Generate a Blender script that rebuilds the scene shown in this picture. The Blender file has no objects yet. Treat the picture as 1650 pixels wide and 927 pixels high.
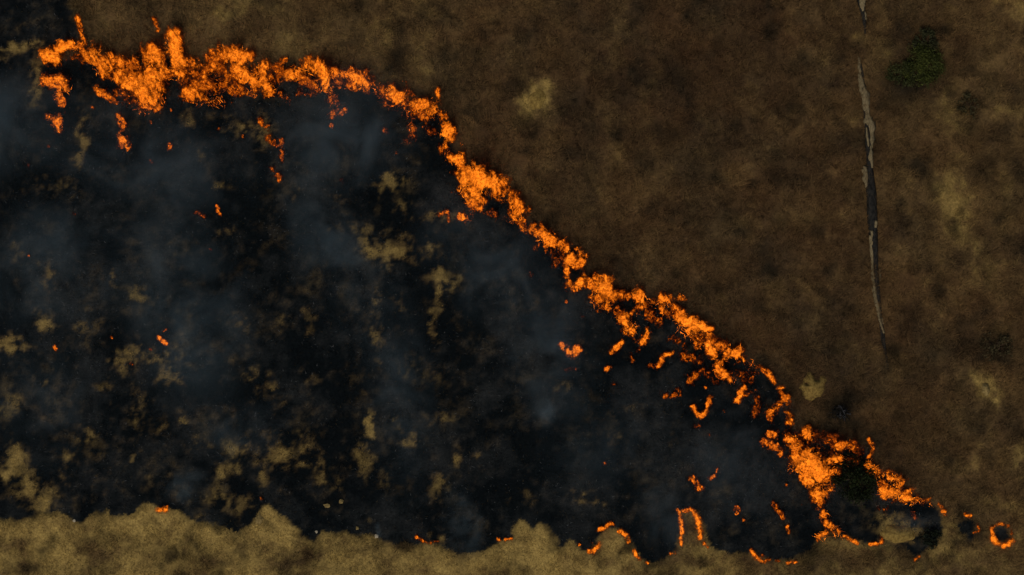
import bpy, math, random
import numpy as np

# ------------------------------------------------------------------ camera, sky, sun, exposure
sc = bpy.context.scene
C = sc.collection
S = 50.0 / 1650.0                      # metres on the ground per photo pixel
CAM_H = 70.0
cam = bpy.data.cameras.new('Camera')
cam.sensor_width = 36.0
cam.lens = 36.0 * CAM_H / 50.0
cam.clip_end = 3000.0
cam_ob = bpy.data.objects.new('Camera', cam)
C.objects.link(cam_ob)
cam_ob.location = (0, 0, CAM_H)
sc.camera = cam_ob

SUN_EL, SUN_AZ = 52.0, 205.0           # degrees, azimuth clockwise from +Y: light comes from the lower left of the picture
world = bpy.data.worlds.new('World')
sc.world = world
world.use_nodes = True
wn = world.node_tree
sky = wn.nodes.new('ShaderNodeTexSky')
sky.sky_type = 'NISHITA'
sky.sun_disc = False
sky.sun_elevation = math.radians(SUN_EL)
sky.sun_rotation = math.radians(SUN_AZ)
sky.dust_density = 4.0
sky.air_density = 1.0
wn.links.new(sky.outputs[0], wn.nodes['Background'].inputs[0])
wn.nodes['Background'].inputs[1].default_value = 0.06

sun = bpy.data.lights.new('Sun', 'SUN')
sun.energy = 1.5
sun.angle = math.radians(10)
sun.color = (1.0, 0.93, 0.82)
sun_ob = bpy.data.objects.new('Sun', sun)
C.objects.link(sun_ob)
sun_ob.rotation_euler = (math.radians(90 - SUN_EL), 0, math.radians(180 - SUN_AZ))
sun_ob.location = (0, 0, 40)

sc.view_settings.view_transform = 'Standard'
sc.view_settings.look = 'None'
sc.view_settings.gamma = 1.0
sc.view_settings.use_curve_mapping = False
sc.view_settings.exposure = -0.15

sc.render.engine = 'CYCLES'
cy = sc.cycles
cy.use_denoising = True
cy.denoiser = 'OPENIMAGEDENOISE'
cy.denoising_input_passes = 'RGB_ALBEDO_NORMAL'
cy.max_bounces = 5
cy.diffuse_bounces = 2
cy.glossy_bounces = 1
cy.transparent_max_bounces = 40
cy.volume_bounces = 1
cy.volume_step_rate = 1.5
cy.volume_max_steps = 96
cy.sample_clamp_indirect = 4.0

rng = np.random.default_rng(7)
random.seed(7)

# ------------------------------------------------------------------ helpers
def P(px, py):
    """photo pixel -> metres on the ground"""
    return ((px - 825.0) * S, (463.5 - py) * S)

_perm = rng.permutation(512).astype(np.int32)
_perm = np.concatenate([_perm, _perm, _perm])
_g3 = rng.normal(size=(512, 3)).astype(np.float32)
_g3 /= np.linalg.norm(_g3, axis=1)[:, None]

def perlin3(x, y, z):
    x = np.asarray(x, np.float32); y = np.asarray(y, np.float32); z = np.asarray(z, np.float32)
    xi = np.floor(x).astype(np.int32); yi = np.floor(y).astype(np.int32); zi = np.floor(z).astype(np.int32)
    xf = x - xi; yf = y - yi; zf = z - zi
    u = xf * xf * xf * (xf * (xf * 6 - 15) + 10)
    v = yf * yf * yf * (yf * (yf * 6 - 15) + 10)
    w = zf * zf * zf * (zf * (zf * 6 - 15) + 10)
    out = 0
    for dx in (0, 1):
        a = _perm[(xi + dx) & 511]
        wx = u if dx else 1 - u
        for dy in (0, 1):
            b = _perm[a + ((yi + dy) & 511)]
            wy = v if dy else 1 - v
            for dz in (0, 1):
                h = _perm[b + ((zi + dz) & 511)]
                wz = w if dz else 1 - w
                g = _g3[h]
                out = out + wx * wy * wz * (g[..., 0] * (xf - dx) + g[..., 1] * (yf - dy) + g[..., 2] * (zf - dz))
    return out * 1.6

def perlin2(x, y, seed=0.0):
    x = np.asarray(x, np.float32); y = np.asarray(y, np.float32)
    return perlin3(x + seed * 17.31, y - seed * 9.7, np.full_like(x, 0.37 + seed * 3.3))

def fbm2(x, y, wl, octaves=4, seed=0.0, gain=0.5):
    out = 0; a = 1.0; tot = 0
    for o in range(octaves):
        out = out + a * perlin2(x / wl, y / wl, seed + o * 1.7)
        tot += a; a *= gain; wl *= 0.5
    return out / tot * 1.4

def sstep(a, b, x):
    t = np.clip((x - a) / (b - a), 0, 1)
    return t * t * (3 - 2 * t)

def mesh_from(name, verts, faces, attrs=None, mat=None, parent=None, smooth=False):
    """verts (n,3) ; faces (m,k) with constant k ; attrs {name: (type, data)} on points"""
    verts = np.ascontiguousarray(verts, np.float32)
    faces = np.ascontiguousarray(faces, np.int32)
    me = bpy.data.meshes.new(name)
    k = faces.shape[1]
    me.vertices.add(len(verts)); me.vertices.foreach_set('co', verts.ravel())
    me.loops.add(faces.size); me.loops.foreach_set('vertex_index', faces.ravel())
    me.polygons.add(len(faces))
    me.polygons.foreach_set('loop_start', np.arange(0, faces.size, k, dtype=np.int32))
    if smooth:
        me.polygons.foreach_set('use_smooth', np.ones(len(faces), bool))
    me.update(calc_edges=True)
    me.validate()
    if attrs:
        for an, (ty, data) in attrs.items():
            a = me.attributes.new(an, ty, 'POINT')
            data = np.ascontiguousarray(data, np.float32)
            if ty == 'FLOAT_COLOR':
                if data.shape[1] == 3:
                    data = np.concatenate([data, np.ones((len(data), 1), np.float32)], 1)
                a.data.foreach_set('color', np.ascontiguousarray(data, np.float32).ravel())
            else:
                a.data.foreach_set('value', data.ravel())
    if mat: me.materials.append(mat)
    ob = bpy.data.objects.new(name, me)
    C.objects.link(ob)
    if parent: ob.parent = parent
    return ob

def tag(o, label=None, cat=None, group=None, kind=None):
    if label: o['label'] = label
    if cat: o['category'] = cat
    if group: o['group'] = group
    if kind: o['kind'] = kind
    return o

def empty(name, x, y, z=0.0):
    o = bpy.data.objects.new(name, None)
    o.empty_display_size = 0.3
    C.objects.link(o); o.location = (x, y, z)
    return o

# ------------------------------------------------------------------ materials
def new_mat(name):
    m = bpy.data.materials.new(name); m.use_nodes = True
    nt = m.node_tree
    for n in list(nt.nodes):
        if n.type != 'OUTPUT_MATERIAL': nt.nodes.remove(n)
    return m, nt, nt.nodes['Material Output']

def attr_mat(name, attr='Col', rough=0.9, noise=(30.0, 0.35), bump=None):
    """diffuse from a colour attribute, varied by fine procedural noise"""
    m, nt, out = new_mat(name)
    N = nt.nodes.new; L = nt.links.new
    b = N('ShaderNodeBsdfPrincipled'); b.inputs['Roughness'].default_value = rough
    b.inputs['Specular IOR Level'].default_value = 0.03
    a = N('ShaderNodeAttribute'); a.attribute_name = attr
    tc = N('ShaderNodeNewGeometry')
    no = N('ShaderNodeTexNoise'); no.inputs['Scale'].default_value = noise[0]; no.inputs['Detail'].default_value = 3
    L(tc.outputs['Position'], no.inputs['Vector'])
    mr = N('ShaderNodeMapRange'); mr.inputs[1].default_value = 0.25; mr.inputs[2].default_value = 0.75
    mr.inputs[3].default_value = 1 - noise[1]; mr.inputs[4].default_value = 1 + noise[1]
    L(no.outputs[0], mr.inputs[0])
    mx = N('ShaderNodeVectorMath'); mx.operation = 'SCALE'
    L(a.outputs['Color'], mx.inputs[0]); L(mr.outputs[0], mx.inputs['Scale'])
    L(mx.outputs[0], b.inputs['Base Color'])
    if bump:
        bn = N('ShaderNodeTexNoise'); bn.inputs['Scale'].default_value = bump[0]; bn.inputs['Detail'].default_value = 5
        L(tc.outputs['Position'], bn.inputs['Vector'])
        bm = N('ShaderNodeBump'); bm.inputs['Strength'].default_value = bump[1]; bm.inputs['Distance'].default_value = bump[2]
        L(bn.outputs[0], bm.inputs['Height']); L(bm.outputs[0], b.inputs['Normal'])
    L(b.outputs[0], out.inputs[0])
    return m

def two_tone(name, c1, c2, scale=8.0, stretch=(1, 1, 1), rough=0.9, bump=0.4, lo=0.35, hi=0.65):
    m, nt, out = new_mat(name)
    N = nt.nodes.new; L = nt.links.new
    b = N('ShaderNodeBsdfPrincipled'); b.inputs['Roughness'].default_value = rough
    b.inputs['Specular IOR Level'].default_value = 0.03
    tc = N('ShaderNodeTexCoord'); mp = N('ShaderNodeMapping'); mp.inputs['Scale'].default_value = stretch
    L(tc.outputs['Object'], mp.inputs[0])
    no = N('ShaderNodeTexNoise'); no.inputs['Scale'].default_value = scale * 1.7; no.inputs['Detail'].default_value = 6
    L(mp.outputs[0], no.inputs['Vector'])
    cr = N('ShaderNodeValToRGB')
    cr.color_ramp.elements[0].position = lo; cr.color_ramp.elements[1].position = hi
    cr.color_ramp.elements[0].color = (*c1, 1); cr.color_ramp.elements[1].color = (*c2, 1)
    L(no.outputs[0], cr.inputs[0]); L(cr.outputs[0], b.inputs['Base Color'])
    bm = N('ShaderNodeBump'); bm.inputs['Strength'].default_value = bump; bm.inputs['Distance'].default_value = 0.05
    L(no.outputs[0], bm.inputs['Height']); L(bm.outputs[0], b.inputs['Normal'])
    L(b.outputs[0], out.inputs[0])
    return m

def flame_mat(name, alpha, gain, sample):
    """glowing gas: emission coloured by the heat attribute, part transparent, broken by fine noise"""
    m, nt, out = new_mat(name)
    N = nt.nodes.new; L = nt.links.new
    a = N('ShaderNodeAttribute'); a.attribute_name = 'fire_glow'
    g = N('ShaderNodeNewGeometry')
    no = N('ShaderNodeTexNoise'); no.inputs['Scale'].default_value = 9.0; no.inputs['Detail'].default_value = 5
    no.inputs['Roughness'].default_value = 0.65; no.inputs['Distortion'].default_value = 0.8
    mp = N('ShaderNodeMapping'); mp.inputs['Scale'].default_value = (1, .85, .3)
    L(g.outputs['Position'], mp.inputs[0]); L(mp.outputs[0], no.inputs['Vector'])
    mr = N('ShaderNodeMapRange'); mr.inputs[1].default_value = 0.33; mr.inputs[2].default_value = 0.67
    mr.inputs[3].default_value = -0.60; mr.inputs[4].default_value = 0.34
    L(no.outputs[0], mr.inputs[0])
    ad = N('ShaderNodeMath'); ad.operation = 'ADD'; ad.use_clamp = True
    L(a.outputs['Fac'], ad.inputs[0]); L(mr.outputs[0], ad.inputs[1])
    cr = N('ShaderNodeValToRGB'); e = cr.color_ramp.elements
    e[0].position = 0.0; e[0].color = (0.012, 0.002, 0.001, 1)
    e[1].position = 1.0; e[1].color = (1.25, 0.29, 0.016, 1)
    q = e.new(0.3); q.color = (0.035, 0.0045, 0.001, 1)
    q = e.new(0.62); q.color = (0.24, 0.038, 0.002, 1)
    q = e.new(0.84); q.color = (0.78, 0.150, 0.005, 1)
    L(ad.outputs[0], cr.inputs[0])
    em = N('ShaderNodeEmission'); em.inputs[1].default_value = gain
    L(cr.outputs[0], em.inputs[0])
    tr = N('ShaderNodeBsdfTransparent')
    mx = N('ShaderNodeMixShader')
    al = N('ShaderNodeMapRange'); al.inputs[1].default_value = 0.05; al.inputs[2].default_value = 0.75
    al.inputs[3].default_value = alpha * 0.06; al.inputs[4].default_value = alpha
    L(ad.outputs[0], al.inputs[0]); L(al.outputs[0], mx.inputs[0])
    L(tr.outputs[0], mx.inputs[1]); L(em.outputs[0], mx.inputs[2])
    L(mx.outputs[0], out.inputs[0])
    m.cycles.emission_sampling = sample
    return m

M_ground = attr_mat('ground_earth', 'Col', 0.95, (9.0, 0.35), (14.0, 0.6, 0.05))
M_grass = attr_mat('dry_grass', 'Col', 0.85, (1.2, 0.15))
M_char = attr_mat('charred_stubble', 'Col', 0.9, (4.0, 0.3))
M_leaf = attr_mat('leaves', 'Col', 0.6, (6.0, 0.3))
M_bark = two_tone('brown_bark', (0.05, 0.032, 0.02), (0.09, 0.06, 0.04), 12, (1, 1, 0.3))
M_charwood = two_tone('charred_wood', (0.007, 0.0072, 0.007), (0.028, 0.026, 0.022), 9, (1, 0.35, 1), 0.75, 0.8)
M_palewood = two_tone('weathered_wood', (0.10, 0.077, 0.040), (0.27, 0.21, 0.112), 9, (3.5, 0.5, 1), 0.9, 0.7)
M_mound = two_tone('mound_earth', (0.125, 0.080, 0.021), (0.25, 0.168, 0.047), 6.0, (1, 1, 1), 0.95, 0.35)
M_mound2 = two_tone('pale_mound_earth', (0.14, 0.098, 0.036), (0.25, 0.182, 0.070), 6.0, (1, 1, 1), 0.95, 0.35)
M_stone = two_tone('pale_stone', (0.26, 0.22, 0.15), (0.45, 0.39, 0.27), 9.0, (1, 1, 1), 0.85, 0.5)
M_f_veil = flame_mat('flame_veil', 0.22, 1.2, 'NONE')
M_f_out = flame_mat('flame_outer', 0.30, 1.04, 'NONE')
M_f_in = flame_mat('flame_inner', 0.55, 1.26, 'NONE')
M_f_core = flame_mat('flame_core', 0.92, 2.15, 'NONE')
M_glow = flame_mat('glowing_stems', 1.0, 2.6, 'NONE')

# ------------------------------------------------------------------ maps of the ground (burnt outline, unburnt patches, grass colour)
BURN = [(-400, -400), (108, -400), (114, -10), (109, 6), (119, 16), (117, 26), (126, 36), (123, 48), (130, 60), (122, 72), (90, 76), (62, 88), (74, 100), (100, 92), (135, 90), (165, 98), (200, 100), (240, 100),
        (275, 92), (300, 108), (325, 120), (350, 116), (385, 106), (420, 116), (470, 112), (520, 112), (570, 122), (605, 140), (640, 158),
        (680, 168), (700, 165), (716, 200), (735, 250), (750, 275), (800, 292), (822, 325), (850, 355), (890, 385), (925, 400), (940, 440),
        (970, 460), (1030, 474), (1090, 486), (1115, 515), (1145, 540), (1190, 565), (1215, 590), (1250, 615), (1270, 650),
        (1280, 690), (1310, 705), (1355, 712), (1395, 722), (1410, 755), (1440, 775), (1492, 806), (1516, 822), (1518, 850), (1500, 882),
        (1475, 902), (1460, 884), (1440, 880), (1405, 878), (1375, 872), (1345, 856), (1325, 862), (1305, 888), (1272, 903), (1240, 903), (1215, 890),
        (1180, 893), (1150, 886), (1138, 872), (1130, 845), (1124, 823), (1097, 823), (1095, 850), (1092, 880), (1075, 900),
        (1050, 908), (1030, 900), (1018, 882), (1008, 862), (990, 849), (972, 852), (962, 870), (955, 888), (940, 886), (928, 877),
        (914, 868), (906, 884), (893, 864), (880, 848), (866, 842), (856, 856), (848, 845), (838, 836), (828, 850), (824, 868), (808, 872),
        (785, 885), (760, 896), (735, 894), (715, 882), (690, 872), (665, 876), (640, 881), (620, 873), (600, 865), (560, 860),
        (522, 858), (506, 874), (490, 865), (480, 850), (455, 835), (434, 815), (423, 815), (411, 838), (395, 848), (380, 860),
        (362, 850), (340, 845), (310, 843), (295, 830), (285, 823), (242, 814), (231, 813), (214, 825), (195, 836), (178, 832),
        (171, 822), (150, 828), (132, 846), (118, 840), (104, 828), (80, 829), (65, 822), (45, 832), (25, 838), (0, 836), (-60, 830), (-400, 842)]
# separate black spots (px, py, r)
SPOTS = [(1614, 861, 14), (1560, 849, 13), (1564, 866, 6)]
# unburnt or half burnt patches inside the black (px, py, rx, ry, amount)
PATCH = [(640, 405, 30, 15, .95), (605, 402, 26, 14, .75), (622, 425, 14, 12, .6), (632, 298, 16, 12, .75), (612, 305, 8, 14, .5),
         (712, 447, 20, 13, .85), (706, 470, 9, 20, .7), (702, 505, 7, 26, .6), (700, 540, 6, 28, .6), (733, 457, 10, 8, .5),
         (607, 490, 7, 40, .4), (608, 545, 8, 30, .55), (640, 490, 7, 14, .5), (612, 590, 10, 14, .35),
         (585, 735, 18, 22, .8), (590, 762, 10, 18, .5), (595, 683, 6, 18, .85), (450, 735, 30, 17, .75), (495, 715, 20, 12, .55),
         (385, 720, 24, 14, .55), (425, 760, 12, 26, .6), (513, 757, 11, 22, .65), (480, 752, 26, 8, .5), (372, 752, 14, 14, .6),
         (662, 708, 16, 12, .55), (645, 690, 8, 8, .5), (630, 672, 10, 10, .45), (705, 780, 12, 18, .65), (737, 737, 9, 9, .75), (722, 673, 12, 10, .55),
         (700, 676, 14, 12, .3), (620, 778, 12, 14, .35), (775, 735, 6, 10, .4), (495, 700, 30, 12, .35), (503, 610, 14, 9, .4), (425, 622, 22, 20, .55), (445, 645, 12, 14, .35),
         (405, 600, 12, 14, .45), (497, 520, 10, 22, .65), (455, 515, 12, 18, .3), (385, 518, 14, 16, .5), (360, 380, 13, 9, .6), (352, 300, 14, 10, .5),
         (220, 475, 17, 12, .75), (180, 450, 8, 14, .45), (78, 450, 12, 22, .6), (25, 405, 14, 20, .4), (72, 522, 13, 16, .85), (15, 555, 26, 11, .85),
         (135, 530, 14, 30, .4), (160, 525, 10, 18, .4), (245, 577, 40, 12, .65), (195, 590, 18, 16, .6), (205, 563, 26, 8, .5), (272, 608, 18, 16, .55),
         (165, 623, 14, 8, .7), (225, 670, 8, 28, .5), (215, 625, 8, 18, .4), (70, 617, 10, 7, .5), (20, 655, 14, 22, .5), (30, 742, 20, 20, .95), (15, 762, 20, 10, .85), (45, 785, 22, 20, .85), (65, 810, 22, 16, .8),
         (107, 740, 14, 14, .7), (105, 765, 10, 16, .45), (145, 705, 12, 14, .6), (212, 740, 8, 9, .6), (190, 775, 30, 16, .2), (85, 800, 14, 12, .5),
         (295, 676, 5, 5, .8), (262, 690, 16, 10, .4), (320, 718, 22, 8, .4), (362, 762, 12, 16, .75), (355, 800, 18, 18, .6), (385, 815, 20, 20, .45), (340, 808, 14, 9, .45),
         (131, 215, 8, 38, .65), (130, 258, 7, 20, .6), (62, 105, 12, 18, .75), (58, 135, 9, 34, .6), (30, 78, 46, 9, .75), (10, 95, 16, 16, .35), (40, 40, 30, 20, .22),
         (300, 192, 11, 22, .5), (392, 205, 24, 16, .55), (355, 185, 40, 14, .3), (425, 215, 18, 30, .45), (322, 255, 14, 12, .35), (560, 350, 16, 16, .4), (590, 375, 50, 10, .35), (650, 335, 14, 14, .4),
         (690, 395, 8, 10, .5), (690, 350, 22, 8, .45), (715, 345, 14, 6, .6), (480, 310, 6, 10, .35), (740, 350, 14, 10, .3),
         (935, 800, 16, 8, .5), (965, 806, 10, 5, .5), (1008, 662, 12, 6, .45), (990, 672, 8, 6, .35), (1085, 712, 12, 14, .45), (1000, 705, 22, 10, .3), (905, 620, 10, 8, .35), (935, 560, 10, 26, .25),
         (850, 800, 10, 12, .3), (820, 805, 6, 14, .4), (330, 830, 10, 8, .5), (110, 300, 30, 24, .3), (60, 300, 30, 16, .22), (545, 320, 20, 14, .3), (600, 830, 8, 6, .4), (545, 780, 12, 12, .35),
         (1447, 857, 30, 22, .9), (705, 868, 10, 9, .6), (665, 590, 22, 12, .25), (700, 600, 24, 16, .25), (440, 700, 40, 12, .3)]
# straw control points over the unburnt grass (px, py, value)
STRAW = [(0, 880, .78), (100, 880, .85), (200, 880, .85), (330, 860, .9), (450, 870, .85), (560, 890, .9), (680, 905, .82), (780, 905, .85), (880, 900, .95), (940, 905, .95), (1000, 880, .45),
         (1110, 850, .6), (1110, 875, .55), (1110, 910, .55), (1200, 915, .5), (1300, 910, .5), (1400, 905, .46), (1500, 905, .42), (1640, 900, .34), (1580, 890, .38), (1640, 800, .25),
         (0, 940, .6), (200, 935, .5), (400, 935, .6), (600, 935, .55), (800, 935, .75), (1000, 935, .65), (1250, 935, .55), (1500, 935, .4),
         (1340, 600, .15), (1450, 640, .17), (1550, 650, .24), (1600, 740, .27), (1430, 720, .14), (1530, 780, .18),
         (1560, 400, .32), (1500, 300, .33), (1600, 200, .28), (1640, 60, .3), (1500, 180, .24), (1440, 40, .2), (1450, 400, .18), (1500, 500, .16), (1620, 540, .18),
         (1340, 100, .17), (1340, 250, .16), (1340, 420, .14), (1250, 60, .13), (1200, 200, .13), (1100, 100, .11), (1000, 60, .11), (1000, 200, .12), (900, 100, .13), (820, 60, .16), (1000, 300, .15), (1100, 350, .16), (1200, 480, .15), (1280, 540, .13),
         (900, 300, .17), (800, 220, .15), (720, 80, .2), (640, 40, .34), (560, 40, .26), (470, 40, .3), (400, 30, .36), (330, 50, .3), (250, 30, .26), (170, 30, .24), (650, 120, .26), (140, 60, .26), (980, 360, .16)]
# pale patches and streaks in the unburnt grass (px, py, rx, ry, amount)
PALE = [(1530, 320, 16, 40, .16), (1515, 300, 20, 20, .12), (1550, 350, 24, 26, .14), (1570, 400, 12, 40, .12), (1520, 160, 12, 20, .12), (1525, 200, 10, 40, .1), (1590, 628, 16, 20, .34),
        (1470, 290, 10, 30, .1), (1630, 180, 30, 16, .12), (1415, 40, 12, 60, .12), (1390, 60, 12, 14, .1), (1425, 85, 12, 10, .14), (1640, 30, 24, 30, .14), (1610, 810, 30, 12, .13), (1575, 740, 14, 10, .15), (1640, 730, 20, 10, .14),
        (865, 160, 18, 25, .5), (620, 50, 12, 50, .12), (590, 20, 12, 30, .1), (680, 90, 10, 40, .12), (990, 250, 14, 14, .12), (960, 310, 16, 14, .1), (880, 240, 20, 14, .06), (1190, 275, 16, 12, .06), (1250, 480, 16, 14, .08), (1288, 465, 8, 10, .12),
        (1370, 190, 10, 12, .1), (1290, 200, 18, 14, .06), (1550, 255, 24, 14, .1), (1560, 830, 16, 12, .14), (1530, 880, 20, 12, .12), (1600, 440, 12, 30, .1), (1490, 470, 10, 12, .12), (1515, 515, 12, 8, .12), (1630, 420, 16, 8, .12), (400, 15, 50, 16, .1), (470, 70, 30, 20, .08)]
# dark tussocks, plus shade by the green shrub painted into the grass colour (px, py, rx, ry, amount)
DARK = [(1352, 662, 26, 18, 1.2), (1368, 676, 14, 8, .9), (1560, 175, 24, 18, .5), (1600, 560, 36, 18, .5), (1470, 80, 46, 60, .45), (1440, 115, 26, 26, .4), (1500, 290, 14, 12, .3), (1580, 270, 30, 20, .35), (1620, 320, 24, 20, .4), (1530, 560, 24, 16, .3), (1640, 280, 16, 24, .3),
        (1425, 585, 10, 12, .5), (1445, 582, 8, 8, .4), (1000, 215, 20, 18, .3), (1090, 120, 30, 20, .25), (760, 100, 20, 16, .25), (1160, 40, 30, 16, .25), (890, 110, 14, 16, .3), (730, 135, 14, 16, .4), (1120, 280, 24, 16, .3), (1245, 285, 14, 12, .3), (960, 210, 14, 12, .25), (640, 80, 14, 30, .3), (1480, 690, 20, 24, .25), (1200, 340, 30, 16, .2), (1010, 400, 20, 16, .2),
        (165, 870, 40, 10, .45), (290, 890, 60, 16, .5), (380, 905, 40, 10, .4), (560, 915, 40, 12, .45), (680, 885, 30, 8, .25), (820, 905, 30, 12, .35), (40, 915, 50, 10, .45), (160, 915, 30, 10, .35), (1060, 920, 40, 8, .3), (1300, 895, 30, 10, .25), (1530, 900, 30, 12, .35), (423, 890, 4, 4, .8), (1002, 890, 5, 5, .7), (228, 895, 4, 3, .7), (240, 838, 4, 3, .6)]

DX = 0.06
X0, X1, Y0, Y1 = -37.0, 37.0, -23.0, 23.0
gx = np.arange(X0, X1 + DX, DX, dtype=np.float32)
gy = np.arange(Y0, Y1 + DX, DX, dtype=np.float32)
GX, GY = np.meshgrid(gx, gy, indexing='ij')

def poly_sdf(x, y, pts):
    """signed distance, positive inside"""
    d2 = np.full(x.shape, 1e9, np.float32); inside = np.zeros(x.shape, bool)
    n = len(pts)
    for i in range(n):
        ax, ay = pts[i]; bx, by = pts[(i + 1) % n]
        ex, ey = bx - ax, by - ay
        wx = x - ax; wy = y - ay
        t = np.clip((wx * ex + wy * ey) / (ex * ex + ey * ey + 1e-9), 0, 1)
        np.minimum(d2, (wx - ex * t) ** 2 + (wy - ey * t) ** 2, out=d2)
        c = (ay > y) != (by > y)
        if ey != 0:
            inside ^= c & (x < ex * (y - ay) / ey + ax)
    d = np.sqrt(d2)
    return np.where(inside, d, -d)

wxn = 0.16 * fbm2(GX, GY, 1.1, 4, 1.0, 0.6); wyn = 0.16 * fbm2(GX, GY, 1.1, 4, 2.0, 0.6)
wxn += .20 * fbm2(GX, GY, .45, 4, 3.0, .8); wyn += .20 * fbm2(GX, GY, .45, 4, 4.0, .8)
WX, WY = GX + wxn, GY + wyn
SDF = poly_sdf(WX, WY, [P(*p) for p in BURN])
for (px, py, r) in SPOTS:
    cx, cy_ = P(px, py)
    np.maximum(SDF, r * S - np.hypot(WX - cx, WY - cy_), out=SDF)

def blobs(lst, warp):
    out = np.zeros_like(GX)
    nx = fbm2(GX, GY, 1.0, 4, 5.0, 0.65) * warp; ny = fbm2(GX, GY, 1.0, 4, 6.0, 0.65) * warp
    for (px, py, rx, ry, a) in lst:
        cx, cy_ = P(px, py); rx *= S; ry *= S
        m = 2.6 * max(rx, ry) + 1
        i0, i1 = np.searchsorted(gx, [cx - m, cx + m]); j0, j1 = np.searchsorted(gy, [cy_ - m, cy_ + m])
        if i1 <= i0 or j1 <= j0: continue
        s = np.s_[i0:i1, j0:j1]
        d = ((GX[s] + nx[s] - cx) / rx) ** 2 + ((GY[s] + ny[s] - cy_) / ry) ** 2
        out[s] = np.maximum(out[s], a * np.exp(-0.7 * d))
    return out

n_fine = fbm2(GX, GY, 0.55, 3, 8.0, 0.7)
n_mid = fbm2(GX, GY, 2.2, 4, 9.0, 0.6)
n_big = fbm2(GX, GY, 7.0, 3, 10.0, 0.55)
patch = blobs(PATCH, 0.55)
n_vf = fbm2(GX, GY, 0.32, 3, 8.6, 0.75)
patch = patch * sstep(0.20, 0.60, patch * 1.1 + 0.55 * n_fine + 0.70 * n_vf + 0.15 * n_mid)
patch = np.clip(patch * (1.08 + .4 * n_vf), 0, 1)
# faint half burnt mottling over the black, more of it towards the lower left
lowleft = sstep(1000, 100, (GX / S + 825)) * sstep(300, 650, (463.5 - GY / S))
mott = np.clip(sstep(0.0, 0.8, 0.7 * n_mid + 0.7 * n_fine + 0.5 * n_vf) * (0.11 + 0.13 * lowleft), 0, 1)
PYM = 463.5 - GY / S
front = sstep(780, 720, PYM) * np.clip(1.15 - sstep(1400, 1480, GX / S + 825), 0, 1)      # 1 along the advancing front, 0 along the lower edge
inside = sstep(-0.05 - .30 * front, 0.05 + .2 * front, SDF + front * (.16 * n_fine + .14 * n_vf))
flecks = sstep(.42, .85, .55 * n_fine + .8 * n_vf + .4 * n_mid) * (.16 + .34 * lowleft)
mott = np.maximum(mott, flecks)
ALIVE = (1 - inside) + inside * np.maximum(patch, mott * sstep(0.15, 0.9, SDF))
ALIVE = np.clip(ALIVE, 0, 1)

num = np.zeros_like(GX); den = np.full_like(GX, 1e-6)
for (px, py, v) in STRAW:
    cx, cy_ = P(px, py)
    v = v * (.74 if px > 690 else .8) if v < .37 else v
    w = np.exp(-((GX - cx) ** 2 + ((GY - cy_) * 1.3) ** 2) / (2 * (62 * S) ** 2)) + 1e-5
    num += w * v; den += w
straw = num / den
n_cl = np.clip(fbm2(GX, GY, 1.7, 4, 15.0, 0.6) - .1, 0, 1)
straw = straw * (1 + 0.75 * n_mid + 0.4 * n_fine + .35 * n_vf) + blobs(PALE, 0.9) * (1 + 0.6 * n_fine + .4 * n_mid) * 1.9 + 0.03 * n_big + .30 * n_cl * (1 + n_fine)
n_str = fbm2(GX / 2.4, GY, 1.1, 4, 18.0, .6)
straw = straw * (1 + .75 * n_str * sstep(790, 850, 463.5 - GY / S))
dark = np.clip(blobs(DARK, 0.7) * (1 + 0.5 * n_fine) + np.clip(-(n_mid + 0.6 * n_big) - 0.05, 0, 1) * 0.55 + np.clip(fbm2(GX, GY, 1.3, 3, 16.0, .6) - .10, 0, 1) * 1.1, 0, 0.8)
dark = np.clip(dark + .55 * front * sstep(-1.3, -.1, SDF) * (1 + .5 * n_mid) * (SDF < 0) + .35 * sstep(-.4, 0, SDF) * (1 + n_fine) * (SDF < 0) * (1 - front), 0, .85)          # grass browned by the heat of the front
straw_in = np.where(SDF > 0, np.clip(0.34 + .42 * patch + 0.25 * n_mid, 0.15, 0.95), 0)
straw = np.clip(np.where(SDF > 0.15, straw_in, straw), 0, 1)
rust = np.clip(0.55 + 1.2 * fbm2(GX, GY, 3.2, 4, 12.0, .6), 0, 1)

cBROWN = np.array([0.0345, 0.0228, 0.0148], np.float32)
cRUST = np.array([0.064, 0.0320, 0.0155], np.float32)
cTAN = np.array([0.365, 0.232, 0.080], np.float32)
cSTRAW = np.array([0.392, 0.268, 0.080], np.float32)
cCHAR = np.array([0.0036, 0.0053, 0.0062], np.float32)
cASH = np.array([0.031, 0.033, 0.032], np.float32)
cDARK = np.array([0.018, 0.0155, 0.0095], np.float32)

def lerp(a, b, t):
    return a + (b - a) * t[..., None]

def grass_col(st, ru, dk):
    cs = lerp(np.broadcast_to(cTAN, st.shape + (3,)), cSTRAW, sstep(.25, .6, st))
    c = lerp(np.broadcast_to(cBROWN, st.shape + (3,)), cRUST, ru)
    c = c + (cs - c) * st[..., None]
    return lerp(c, cDARK, dk)

ashy = np.clip(fbm2(GX, GY, 2.4, 4, 14.0, 0.65) * 1.1 + 0.18 + 0.4 * n_fine + .3 * n_vf, 0, 1)
HGT = (0.05 * n_big + 0.03 * n_mid + 0.012 * n_fine).astype(np.float32)

def samp(mp, x, y):
    fx = np.clip((np.asarray(x, np.float32) - X0) / DX, 0, len(gx) - 1.001)
    fy = np.clip((np.asarray(y, np.float32) - Y0) / DX, 0, len(gy) - 1.001)
    i = fx.astype(np.int32); j = fy.astype(np.int32); u = fx - i; v = fy - j
    return (mp[i, j] * (1 - u) * (1 - v) + mp[i + 1, j] * u * (1 - v) + mp[i, j + 1] * (1 - u) * v + mp[i + 1, j + 1] * u * v)

def gz(x, y):
    return float(samp(HGT, np.array([x]), np.array([y]))[0])

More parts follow.
